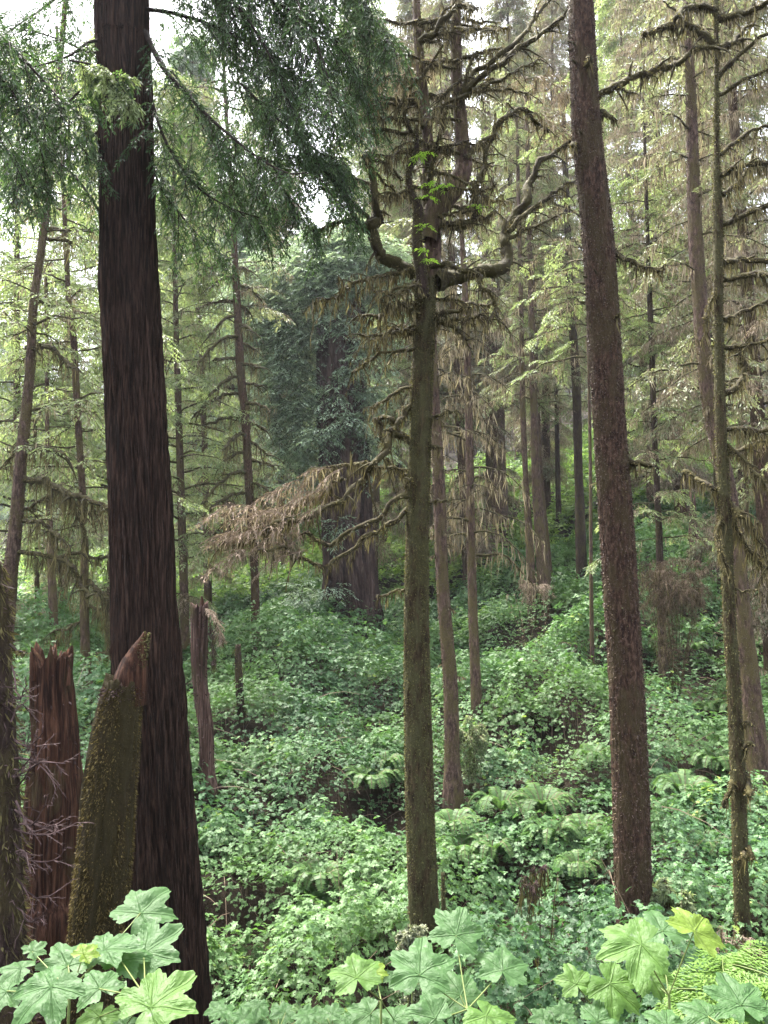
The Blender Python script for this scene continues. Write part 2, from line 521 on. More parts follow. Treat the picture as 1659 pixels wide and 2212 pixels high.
# ------------------------------------------------------------------ ground
def build_ground():
    ys = np.concatenate([np.linspace(-400, -12, 12), np.linspace(-9, 3, 14), np.linspace(3.3, 46, 150), np.geomspace(47, 700, 60)])
    us = np.concatenate([np.linspace(-400, -36, 14), np.linspace(-34, 34, 170), np.linspace(36, 400, 14)])
    X, Y = np.meshgrid(us, ys)
    Z = H(X, Y)
    V = np.stack([X, Y, Z], -1).reshape(-1, 3)
    n, m = X.shape
    i = np.arange(n - 1)[:, None] * m
    j = np.arange(m - 1)[None]
    F = np.stack([i + j, i + j + 1, i + m + j + 1, i + m + j], -1).reshape(-1, 4)
    mt, t, out = newmat('forest_floor')
    f = noise(t, 1.3, 6, 0.7)
    f2 = noise(t, 14, 4, 0.7)
    a = ramp(t, [(0.35, (0.007, 0.005, 0.003)), (0.55, (0.018, 0.013, 0.008)), (0.75, (0.018, 0.024, 0.008))], f)
    c = mixc(t, f2, a.outputs[0], (0.018, 0.014, 0.009))
    p = N(t, "ShaderNodeBsdfPrincipled")
    p.inputs['Roughness'].default_value = 0.95
    p.inputs['Specular IOR Level'].default_value = 0.1
    t.links.new(c, p.inputs['Base Color'])
    b = N(t, "ShaderNodeBump")
    b.inputs['Distance'].default_value = 0.08
    t.links.new(f2, b.inputs['Height'])
    t.links.new(b.outputs[0], p.inputs['Normal'])
    t.links.new(p.outputs[0], out.inputs[0])
    o = link('ground', make_mesh('ground', V, F, mt, True))
    o['kind'] = 'structure'
build_ground()

# ------------------------------------------------------------------ understorey (ground cover)
LEAF5 = np.array([[0, 0], [0.20, -0.02], [0.50, 0.18], [0.30, 0.34], [0.44, 0.62], [0.20, 0.62], [0, 1.0],
                  [-0.20, 0.62], [-0.44, 0.62], [-0.30, 0.34], [-0.50, 0.18], [-0.20, -0.02]])
def leaf_shapes(pos, D, Nn, size, kind):
    """kind 0: lobed leaf, two folded halves of 5-point quads; kind 1: one folded diamond"""
    n = len(pos)
    X = nrm(np.cross(D, Nn))
    Z = np.cross(X, D)
    if kind == 0:
        pts = np.array([[0, 0, 0], [0.48, 0.08, .05], [0.30, 0.34, .04], [0, 0.42, -.02], [0.50, 0.55, .0], [0.20, 0.62, 0.0], [0, 1.0, -.14],
                        [-0.48, 0.08, .05], [-0.30, 0.34, .04], [-0.50, 0.55, .0], [-0.20, 0.62, 0.0]])
        fc = np.array([[0, 1, 2, 3], [3, 2, 4, 5], [3, 5, 6, 10], [0, 3, 8, 7], [3, 10, 9, 8]])
    else:
        pts = np.array([[0, 0, 0], [0.46, 0.38, .06], [0, 1.0, -.1], [-0.46, 0.38, .06]])
        fc = np.array([[0, 1, 2, 3]])
    V = pos[:, None] + size[:, None, None] * (pts[:, 0, None] * X[:, None] + pts[:, 1, None] * D[:, None] + pts[:, 2, None] * Z[:, None])
    F = (np.arange(n)[:, None, None] * len(pts) + fc).reshape(-1, 4)
    return V.reshape(-1, 3), F, len(pts)

def canopy(x, y):
    return canopy0(x, y) * hollow(x, y)
def canopy0(x, y):
    """height of the shrub layer above the ground, with gaps"""
    a = n2(x, y, 2.3, 21)
    b = n2(x, y, 0.85, 22)
    c = n2(x, y, 0.35, 23)
    g = np.clip((0.45 * a + 0.35 * b + 0.20 * c - 0.31) / 0.30, 0, 1.5)
    return g * (0.32 + 1.05 * n2(x, y, 3.4, 24)) + 0.07

def build_cover(name, y0, y1, dens, size, kind, label, hk=1.0, wide=0.68):
    area = wide * (y1 ** 2 - y0 ** 2)
    n = int(area * dens / 3)
    y = np.sqrt(R.uniform(y0 ** 2, y1 ** 2, n))
    x = R.uniform(-wide, wide, n) * y
    h = canopy(x, y)
    keep = R.random(n) < np.clip(h * 4.0, 0.5, 1) * np.clip(hollow(x, y) * 1.3, .3, 1)
    x, y, h = x[keep], y[keep], h[keep]
    n = len(x)
    e = 0.12
    gx = (canopy(x + e, y) - canopy(x - e, y)) / (2 * e)
    gy = (canopy(x, y + e) - canopy(x, y - e)) / (2 * e)
    depth = R.exponential(0.22, n)
    h = h + (R.random(n) < .10) * R.uniform(.03, .30, n) * (h > .15)
    z = H(x, y) + np.maximum(h * hk * (1 - np.minimum(depth, 1)) + R.normal(0, 0.07, n), 0.03)
    c = np.stack([x, y, z], -1)
    c = np.repeat(c, 3, 0)
    k = len(c)
    a0 = np.repeat(R.uniform(0, 2 * PI, n), 3) + np.tile([0, 1.9, -1.9], n) + R.normal(0, .25, k)
    Nn = nrm(np.stack([-0.5 * np.repeat(gx, 3), -0.5 * np.repeat(gy, 3), np.ones(k)], -1) + np.repeat(R.normal(0, 0.32, (n, 3)), 3, 0) + R.normal(0, .14, (k, 3)))
    D = np.stack([np.cos(a0), np.sin(a0), R.normal(-0.08, .12, k)], -1)
    D = nrm(D - Nn * (D * Nn).sum(-1, keepdims=True))
    sz = size * np.repeat(.65 + .75 * n2(x, y, 1.1, 37), 3) * R.uniform(0.6, 1.35, k) * np.repeat(R.uniform(.75, 1.2, n), 3)
    V, F, m = leaf_shapes(c + D * sz[:, None] * .12, D, Nn, sz, kind)
    patch = n2(x, y, 1.6, 31)
    ti = np.clip(np.repeat(0.08 + 0.5 * patch + 0.3 * n2(x, y, .45, 33) + R.normal(0, 0.15, n), 3) + R.normal(0, .06, k), 0, 1)
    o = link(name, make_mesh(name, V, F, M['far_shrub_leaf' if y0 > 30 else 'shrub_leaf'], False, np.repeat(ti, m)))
    tag(o, label, 'undergrowth')
    o['kind'] = 'stuff'
    return o

build_cover('undergrowth', 5.2, 12.5, 1650, 0.050, 0, 'dense leafy green shrubs filling the gully below the big trunks', hk=1.0)
build_cover('undergrowth', 12.5, 22, 1050, 0.061, 0, 'leafy green shrub cover on the lower slope behind the snag')
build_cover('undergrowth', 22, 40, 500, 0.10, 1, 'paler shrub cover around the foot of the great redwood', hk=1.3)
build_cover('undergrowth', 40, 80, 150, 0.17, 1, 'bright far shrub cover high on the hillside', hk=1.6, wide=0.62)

def build_stems():
    n = 5200
    y = np.sqrt(R.uniform(5.5 ** 2, 24 ** 2, n))
    x = R.uniform(-0.62, 0.62, n) * y
    h = canopy(x, y)
    h = h * R.uniform(.5, 1.08, n) + 0.05
    b = np.stack([x, y, H(x, y)], -1)
    s = np.linspace(0, 1, 4)
    lean = R.normal(0, 0.35, (n, 2))
    P = b[:, None] + np.zeros((n, 4, 3))
    P[..., 2] += h[:, None] * s
    P[..., :2] += lean[:, None] * (h[:, None] * s ** 2)[..., None]
    V, F = minitubes(P, 0.005, 0.002)
    # fallen dead twigs
    n = 900
    y = np.sqrt(R.uniform(6.5 ** 2, 28 ** 2, n))
    x = R.uniform(-0.6, 0.6, n) * y
    a = R.uniform(0, 2 * PI, n)
    L = R.uniform(0.3, 1.4, n)
    P2 = np.stack([x, y, H(x, y) + canopy(x, y) * R.uniform(0.2, 1.0, n)], -1)[:, None] + (np.stack([np.cos(a), np.sin(a), R.uniform(-.1, .5, n)], -1) * L[:, None])[:, None] * s[:, None]
    P2[..., 2] -= (L[:, None] * 0.4) * s ** 2
    V2, F2 = minitubes(P2, 0.007, 0.003)
    V = np.vstack([V, V2]); F = np.vstack([F, F2 + len(V) - len(V2)])
    o = link('undergrowth_stems', make_mesh('undergrowth_stems', V, F, M['twig_brown'], False, R.random(len(V))))
    tag(o, 'thin brown stems and dead twigs among the shrubs', 'undergrowth')
    o['kind'] = 'stuff'
build_stems()

# ------------------------------------------------------------------ hero trunks
def bark_disp(style, seed, fk=12):
    def f(th, s):
        c, n = np.cos(th), np.sin(th)
        if style == 'redwood':
            tw = s * 0.10
            c, n = np.cos(th + tw), np.sin(th + tw)
            a = vn3(np.stack([c * 4.5 + 9, n * 4.5 + 9, s * 0.55], -1), seed)
            b = vn3(np.stack([c * fk + 9, n * fk + 9, s * 1.3], -1), seed + 1)
            e = vn3(np.stack([c * fk * 2.3 + 9, n * fk * 2.3 + 9, s * 2.6], -1), seed + 3)
            r1 = 1 - np.abs(2 * a - 1)
            r2 = 1 - np.abs(2 * b - 1)
            return 0.14 * (r1 - 0.6) + 0.15 * (r2 - 0.6) + 0.10 * ((1 - np.abs(2 * e - 1)) - .6) + 0.04 * (vn3(np.stack([c * 24, n * 24, s * 6], -1), seed + 2) - .5)
        if style == 'rough':
            a = vn3(np.stack([c * 2 + 9, n * 2 + 9, s * 1.3], -1), seed)
            b = vn3(np.stack([c * 8 + 9, n * 8 + 9, s * 5], -1), seed + 1)
            d = vn3(np.stack([c * 22 + 9, n * 22 + 9, s * 22], -1), seed + 2)
            return 0.10 * (a - .5) + 0.11 * (b - .5) + 0.09 * (d - .5)
        if style == 'stump':
            a = vn3(np.stack([c * 2.5 + 9, n * 2.5 + 9, s * 1.0], -1), seed)
            b = vn3(np.stack([c * 7 + 9, n * 7 + 9, s * 3], -1), seed + 1)
            d = vn3(np.stack([c * 16 + 9, n * 16 + 9, s * 14], -1), seed + 2)
            return 0.22 * (a - .5) + 0.14 * (b - .5) + 0.10 * (d - .5)
        if style == 'moss':
            a = vn3(np.stack([c * 2 + 9, n * 2 + 9, s * 6], -1), seed)
            b = vn3(np.stack([c * 4 + 9, n * 4 + 9, s * 22], -1), seed + 1)
            return 0.75 * (a - .5) + 0.6 * (b - .5)
        return 0 * s
    return f

def trunk_path(rows, Y, up=0.0, base=True, flare=1.25, dy=0.0):
    """rows: (py, xl, xr) from top to bottom; returns world path bottom-up and radii"""
    P, r = [], []
    for py, xl, xr in rows[::-1]:
        p = W((xl + xr) / 2, py, Y)
        P.append(p)
        r.append((xr - xl) / 2 * mpp(p))
    P, r = np.array(P), np.array(r)
    if base:
        g = Hs(P[0][0], P[0][1]) - 0.25
        if P[0][2] > g + 0.1:
            d = (P[0] - P[1]) / max(P[1][2] - P[0][2], .1)
            q = P[0] + d * (P[0][2] - g) * 0.6
            q[2] = g
            P = np.vstack([q, P])
            r = np.concatenate([[r[0] * flare], r])
        P[:, 1] += 0
    if up > 0:
        d = nrm((P[-1] - P[-3])[None])[0] if len(P) > 2 else np.array([0, 0, 1.0])
        d = nrm((d + np.array([0, 0, .6]))[None])[0]
        P = np.vstack([P, P[-1] + d * up * .5, P[-1] + d * up])
        r = np.concatenate([r, [r[-1] * 0.85, r[-1] * 0.6]])
    Q = np.hstack([P, r[:, None]])
    L = np.linalg.norm(np.diff(P, axis=0), axis=1).sum()
    return Q, L

def trunk_mesh(rows, Y, S, step, style, seed, up=0.0, base=True, flare=1.25):
    Q, L = trunk_path(rows, Y, up, base, flare)
    n = max(8, int(L / step))
    Q = spline(Q, n)
    V, F = tube(Q[:, :3], Q[:, 3], S, bark_disp(style, seed))
    return Q, V, F

def tufts(Q, n, ln, wd, out=0.0, lo=0.0, hi=1.0, dn=0.4):
    """small moss or bark flakes standing off a trunk surface"""
    k = R.uniform(lo, hi, n) * (len(Q) - 1)
    i = k.astype(int)
    f = (k - i)[:, None]
    P = Q[i] * (1 - f) + Q[np.minimum(i + 1, len(Q) - 1)] * f
    a = R.uniform(0, 2 * PI, n)
    rad = np.stack([np.cos(a), np.sin(a), np.zeros(n)], -1)
    p = P[:, :3] + rad * P[:, 3:4] * (0.97 + out)
    D = nrm(rad * R.uniform(.3, 1, (n, 1)) + np.array([0, 0, -dn]) + R.normal(0, .45, (n, 3)))
    X = nrm(np.cross(D, R.normal(0, 1, (n, 3))))
    l = (ln * R.uniform(.5, 1.5, n))[:, None]
    w = (wd * R.uniform(.5, 1.5, n))[:, None]
    return np.stack([p, p + D * l * .5 + X * w * .5, p + D * l, p + D * l * .5 - X * w * .5], 1)

def limb(tree, origin, pts, Y, w0, w1=3.0, dY=0.0, moss=1.0, twigs=8, tl=0.25, wig=1.0, mat='limb_bark', hl=0.22, mossmat='limb_moss', name='limb', sprays=None):
    """a mossy limb traced in frame units at distance Y, drifting by dY in depth"""
    n = len(pts)
    P = []
    for i, (px, py) in enumerate(pts):
        P.append(W(px, py, Y + dY * i / (n - 1) + (0.10 * math.sin(i * 2.1 + px) if 0 < i < n - 1 else 0)))
    P = np.array(P)
    s = mpp(P[0])
    L = np.linalg.norm(np.diff(P, axis=0), axis=1).sum()
    K = max(8, int(L / 0.035))
    Q = spline(P, K)
    t = np.linspace(0, 1, K)
    sl = np.concatenate([[0], np.cumsum(np.linalg.norm(np.diff(P, axis=0), axis=1))])
    Ql = np.stack([np.interp(t * sl[-1], sl, P[:, c]) for c in range(3)], -1)
    Q = Q * .5 + Ql * .5 if n > 2 else Q
    j2 = np.stack([vn3(np.stack([t * L * 14, t * 0 + a, t * 0 + P[0][2] * 7], -1), 9) - .5 for a in (1, 2, 3)], -1)
    Q = Q + j2 * .035 * np.minimum(1, t * 6)[:, None]
    j = np.stack([vn3(np.stack([t * L * 5, t * 0 + a, t * 0 + P[0][0] * 7], -1), 3) - .5 for a in (1, 2, 3)], -1)
    Q = Q + j * 0.085 * wig * np.minimum(1, t * 4)[:, None]
    rad = (w0 * (1 - t) + w1 * t) * s / 2 * 1.25
    V, F = tube(Q, rad, 8, bark_disp('moss', int(P[0][0] * 100) & 255))
    o = part(name, V, F, M[mat], tree, origin, True)
    PB = Q[None]
    if twigs and twigs > 0:
        tw = sub(PB, twigs, tl, ang=0.9, droop=0.5, K=6, t0=.15, flat=.55, taper=.2)
        V2, F2 = minitubes(tw, max(w1 * s * .5, .006), .003, 4)
        part('twigwork', V2, F2, M[mat], o, origin, True)
        PB = [PB[0][np.linspace(0, K - 1, 12).astype(int)]] + [q for q in tw]
    else:
        PB = [PB[0][np.linspace(0, K - 1, 12).astype(int)]]
    if moss > 0:
        b = Bag()
        m = int(L * 95 * moss)
        b.add(hang(PB[0][None], m, 0.02, hl, 0.011))
        m2 = int(L * 45 * moss)
        # fuzz on the limb
        q4 = np.hstack([Q, rad[:, None]])
        tt = tufts(q4, m2 * 6, .030, .012, dn=.6)
        b.add(tt)
        if len(PB) > 1:
            TW = np.array(PB[1:])
            b.add(hang(TW, int(14 * moss) + 1, 0.02, hl * .8, 0.012))
        b.build('moss', M[mossmat], o, origin)
    if sprays:
        cnt, sl, mt = sprays
        b = Bag()
        s1 = sub(Q[None], cnt, sl, ang=1.0, droop=.35, K=5, flat=.85, t0=.2)
        s2 = sub(s1, 9, sl * .42, ang=.9, droop=.3, K=4, flat=.9)
        V3, F3 = minitubes(s1, .004, .002)
        b.add(leaves(s2, 8, .045, .012, ang=.8))
        b.build('foliage', M[mt], o, origin)
        part('twigwork', V3, F3, M[mat], o, origin)
    return o, Q

def tree_base(rows, Y):
    py, xl, xr = rows[-1]
    p = W((xl + xr) / 2, py, Y)
    return np.array([p[0], p[1], Hs(p[0], p[1])])

# ---- the big dark redwood on the left
T1 = [(0, 212, 315), (100, 215, 319), (200, 219, 322), (400, 220, 326), (600, 222, 335), (680, 226, 340), (800, 232, 346), (1000, 240, 358), (1200, 246, 370),
      (1400, 250, 382), (1600, 262, 400), (1800, 270, 416), (2000, 279, 434), (2212, 288, 453)]
Y1 = 8.0
b1 = tree_base(T1, Y1)
t1 = thing('redwood_tree', 'thick dark brown furrowed redwood trunk rising full height at the left', 'tree', b1)
Q1, V, F = trunk_mesh(T1, Y1, 300, 0.05, 'redwood', 3, up=9, flare=1.12)
part('trunk', V, F, M['redwood_bark'], t1, b1, True)

def redwood_spray(tree, origin, pts, Y, w0, dY, nb, bl, seed=0, droop=0.9, tl=0.16, leaf='redwood_leaf', ll=0.055, lw=0.015):
    n = len(pts)
    P = np.array([W(px, py, Y + dY * i / (n - 1)) for i, (px, py) in enumerate(pts)])
    s = mpp(P[0])
    L = np.linalg.norm(np.diff(P, axis=0), axis=1).sum()
    Q = spline(P, max(10, int(L / .05)))
    t = np.linspace(0, 1, len(Q))
    V, F = tube(Q, np.maximum((w0 * (1 - t) + 2 * t) * s / 2, .003), 6)
    o = part('limb', V, F, M['dark_limb'], tree, origin, True)
    s1 = sub(Q[None], nb, bl, ang=.95, droop=droop, K=6, t0=.06, flat=.6, taper=.25)
    s2 = sub(s1, 11, tl, ang=.75, droop=.45, K=4, t0=.08, flat=.8, taper=.35)
    V1, F1 = minitubes(s1, .005, .002)
    V2, F2 = minitubes(s2, .0022, .0015)
    part('twigwork', np.vstack([V1, V2]), np.vstack([F1, F2 + len(V1)]), M['dark_limb'], o, origin, True)
    bg_ = Bag()
    tn = np.clip(np.repeat(R.normal(.45, .22, len(s2)), 9), 0, 1)
    bg_.add(leaves(s2, 9, ll, lw, ang=.85, flat=.85, jn=.6), tn)
    bg_.build('foliage', M[leaf], o, origin)

RS = [
    ([(313, 67), (350, 143), (400, 200), (467, 267), (553, 337), (620, 373), (663, 373)], 12, -1.2, 30, .45),
    ([(322, 200), (350, 287), (383, 350), (433, 410), (500, 450), (560, 470)], 8, -.6, 28, .42),
    ([(324, 330), (345, 400), (395, 470), (440, 520), (470, 545)], 6, .5, 18, .35),
    ([(316, 20), (380, 30), (470, 60), (560, 110), (640, 180), (700, 250)], 10, .6, 34, .55),
    ([(316, -20), (400, -40), (520, -20), (640, 30), (740, 110), (790, 190)], 10, .2, 40, .6),
    ([(316, -80), (450, -120), (600, -90), (720, -30), (800, 40), (840, 90)], 10, 1.0, 40, .6),
    ([(316, -60), (420, -60), (500, 0), (560, 80), (600, 160), (640, 260)], 9, -.5, 38, .55),
    ([(420, -60), (520, -50), (600, 20), (660, 100), (700, 180), (730, 300)], 8, .7, 38, .55),
    ([(440, -80), (500, 20), (510, 110), (520, 200), (560, 290)], 7, 1.2, 32, .5),
    ([(560, -80), (650, -20), (700, 60), (740, 160), (770, 240)], 7, 1.0, 34, .5),
    ([(600, -100), (720, -60), (780, 0), (830, 70), (850, 100)], 7, -.3, 30, .45),
    ([(330, -120), (450, -160), (560, -100), (640, 0), (690, 110), (720, 220)], 9, -.9, 40, .6),
    ([(330, -140), (480, -200), (640, -160), (760, -80), (800, 30), (790, 130)], 9, .3, 40, .6),
    ([(330, -150), (420, -150), (470, -60), (500, 40), (600, 160), (690, 300)], 8, 1.4, 44, .6),
    ([(330, -150), (520, -180), (590, -90), (620, 30), (630, 150), (600, 240)], 8, .9, 40, .6),
    ([(340, -150), (600, -190), (700, -110), (760, 0), (750, 100), (700, 180)], 8, 1.7, 44, .6),
    ([(553, 337), (590, 350), (650, 340), (720, 370), (760, 400)], 5, .8, 20, .35),
    ([(400, 200), (430, 260), (470, 330), (480, 400), (520, 440)], 5, .8, 20, .4),
    ([(660, 330), (690, 360), (730, 400), (770, 470)], 5, .2, 16, .28),
    ([(560, 340), (600, 400), (650, 450), (680, 500)], 5, .3, 16, .3),
    ([(467, 267), (500, 330), (540, 400), (580, 450)], 5, .6, 22, .35),
    ([(520, 180), (580, 240), (640, 290), (690, 330), (740, 350)], 6, .2, 30, .42),
    ([(230, 480), (167, 387), (110, 340), (60, 320), (10, 330)], 7, .8, 13, .35),
    ([(220, 87), (190, 92), (150, 120), (90, 140), (30, 150)], 7, -.8, 12, .42),
    ([(222, 112), (190, 112), (140, 90), (80, 70), (10, 60)], 6, .6, 12, .42),
    ([(230, 200), (180, 215), (120, 235), (60, 290), (20, 350)], 7, .5, 17, .45),
    ([(230, 270), (190, 300), (130, 330), (70, 370), (20, 410)], 6, -.4, 15, .4),
    ([(240, -60), (160, -30), (90, 20), (30, 60), (-40, 110)], 8, .8, 22, .5),
]
for k, (pts, w0, dY, nb, bl) in enumerate(RS):
    redwood_spray(t1, b1, pts, Y1 - .1, w0, dY, int(nb * 1.15), bl * 1.05)

# spruce at the left whose limb crosses the top left corner (trunk just outside the frame)
T1b = [(-200, -130, -95), (400, -150, -105), (1200, -190, -130), (2100, -230, -160)]
bb = tree_base(T1b, 7.0)
tb = thing('spruce_tree', 'spruce whose drooping dark limb crosses the top left corner', 'tree', bb)
_, V, F = trunk_mesh(T1b, 7.0, 32, .06, 'rough', 8, up=3)
part('trunk', V, F, M['spruce_bark'], tb, bb, True)
for pts, w0, dY, nb, bl in [([(-115, -10), (0, 77), (50, 127), (110, 193), (143, 227), (173, 233)], 14, 0, 34, .5),
                            ([(-120, 60), (-40, 130), (20, 190), (60, 260), (90, 330), (100, 400)], 9, .3, 22, .45),
                            ([(-120, 160), (-50, 230), (0, 300), (40, 370), (60, 410)], 8, -.2, 17, .4),
                            ([(-115, 0), (-20, 130), (40, 200), (100, 270), (160, 300), (200, 350)], 8, .7, 22, .42),
                            ([(143, 227), (180, 190), (220, 170), (255, 160), (275, 190)], 5, -.4, 12, .22)]:
    redwood_spray(tb, bb, pts, 7.0, w0, dY, nb, bl, tl=.14)
redwood_spray(tb, bb, [(150, 130), (200, 140), (240, 160), (262, 190), (285, 215)], 6.6, 5, -.1, 14, .2, leaf='hemlock_leaf', tl=.12, droop=.5)

# ---- the forked mossy tree in the centre
Y2 = 8.9
T2 = [(600, 896, 941), (667, 893, 940), (737, 893, 938), (800, 890, 935), (940, 886, 931), (1137, 878, 926), (1300, 874, 926), (1475, 873, 929), (1675, 875, 935), (1875, 881, 943),
      (1990, 886, 950), (2090, 896, 962)]
b2 = tree_base(T2, Y2)
t2 = thing('mossy_forked_tree', 'olive mossy tree in the centre forking into candelabra limbs', 'tree', b2)
Q2, V, F = trunk_mesh(T2, Y2, 72, .03, 'rough', 21, flare=1.6)
part('trunk', V, F, M['mossy_bark'], t2, b2, True)
b = Bag()
b.add(tufts(Q2, 42000, .020, .010, dn=.8))
b.build('moss', M['tuft_moss'], t2, b2)
def stem(tree, origin, pts, Y, dY=0.0, mat='mossy_bark', name='stem', tuft=900, up=0):
    P = []
    for i, (px, py, w) in enumerate(pts):
        p = W(px, py, Y + dY * i / (len(pts) - 1))
        P.append([*p, w / 2 * mpp(p)])
    Q = spline(np.array(P), 90)
    V, F = tube(Q[:, :3], Q[:, 3], 28, bark_disp('rough', int(pts[0][0]) & 127))
    o = part(name, V, F, M[mat], tree, origin, True)
    if tuft:
        bg_ = Bag()
        bg_.add(tufts(Q, tuft, .03, .013))
        bg_.build('moss', M['tuft_moss'], o, origin)
stem(t2, b2, [(921, 640, 40), (932, 560, 40), (935, 500, 34), (926, 450, 27), (923, 400, 25), (925, 333, 24), (918, 233, 22), (906, 117, 20), (900, 33, 18), (898, -60, 16)], Y2 + .1, .1, 'thin_bark')
stem(t2, b2, [(926, 520, 34), (935, 470, 46), (950, 440, 50), (980, 405, 46), (1001, 365, 37), (998, 300, 31), (993, 233, 27), (986, 167, 24), (985, 33, 22), (984, -60, 18)], Y2, .2, 'thin_bark')
stem(t2, b2, [(915, 640, 24), (910, 590, 26), (902, 540, 23), (901, 500, 21), (903, 450, 20), (888, 417, 14), (883, 373, 13), (898, 333, 12), (901, 300, 8), (900, 270, 5)], Y2 - .18, 0, 'dark_bark', tuft=1500)
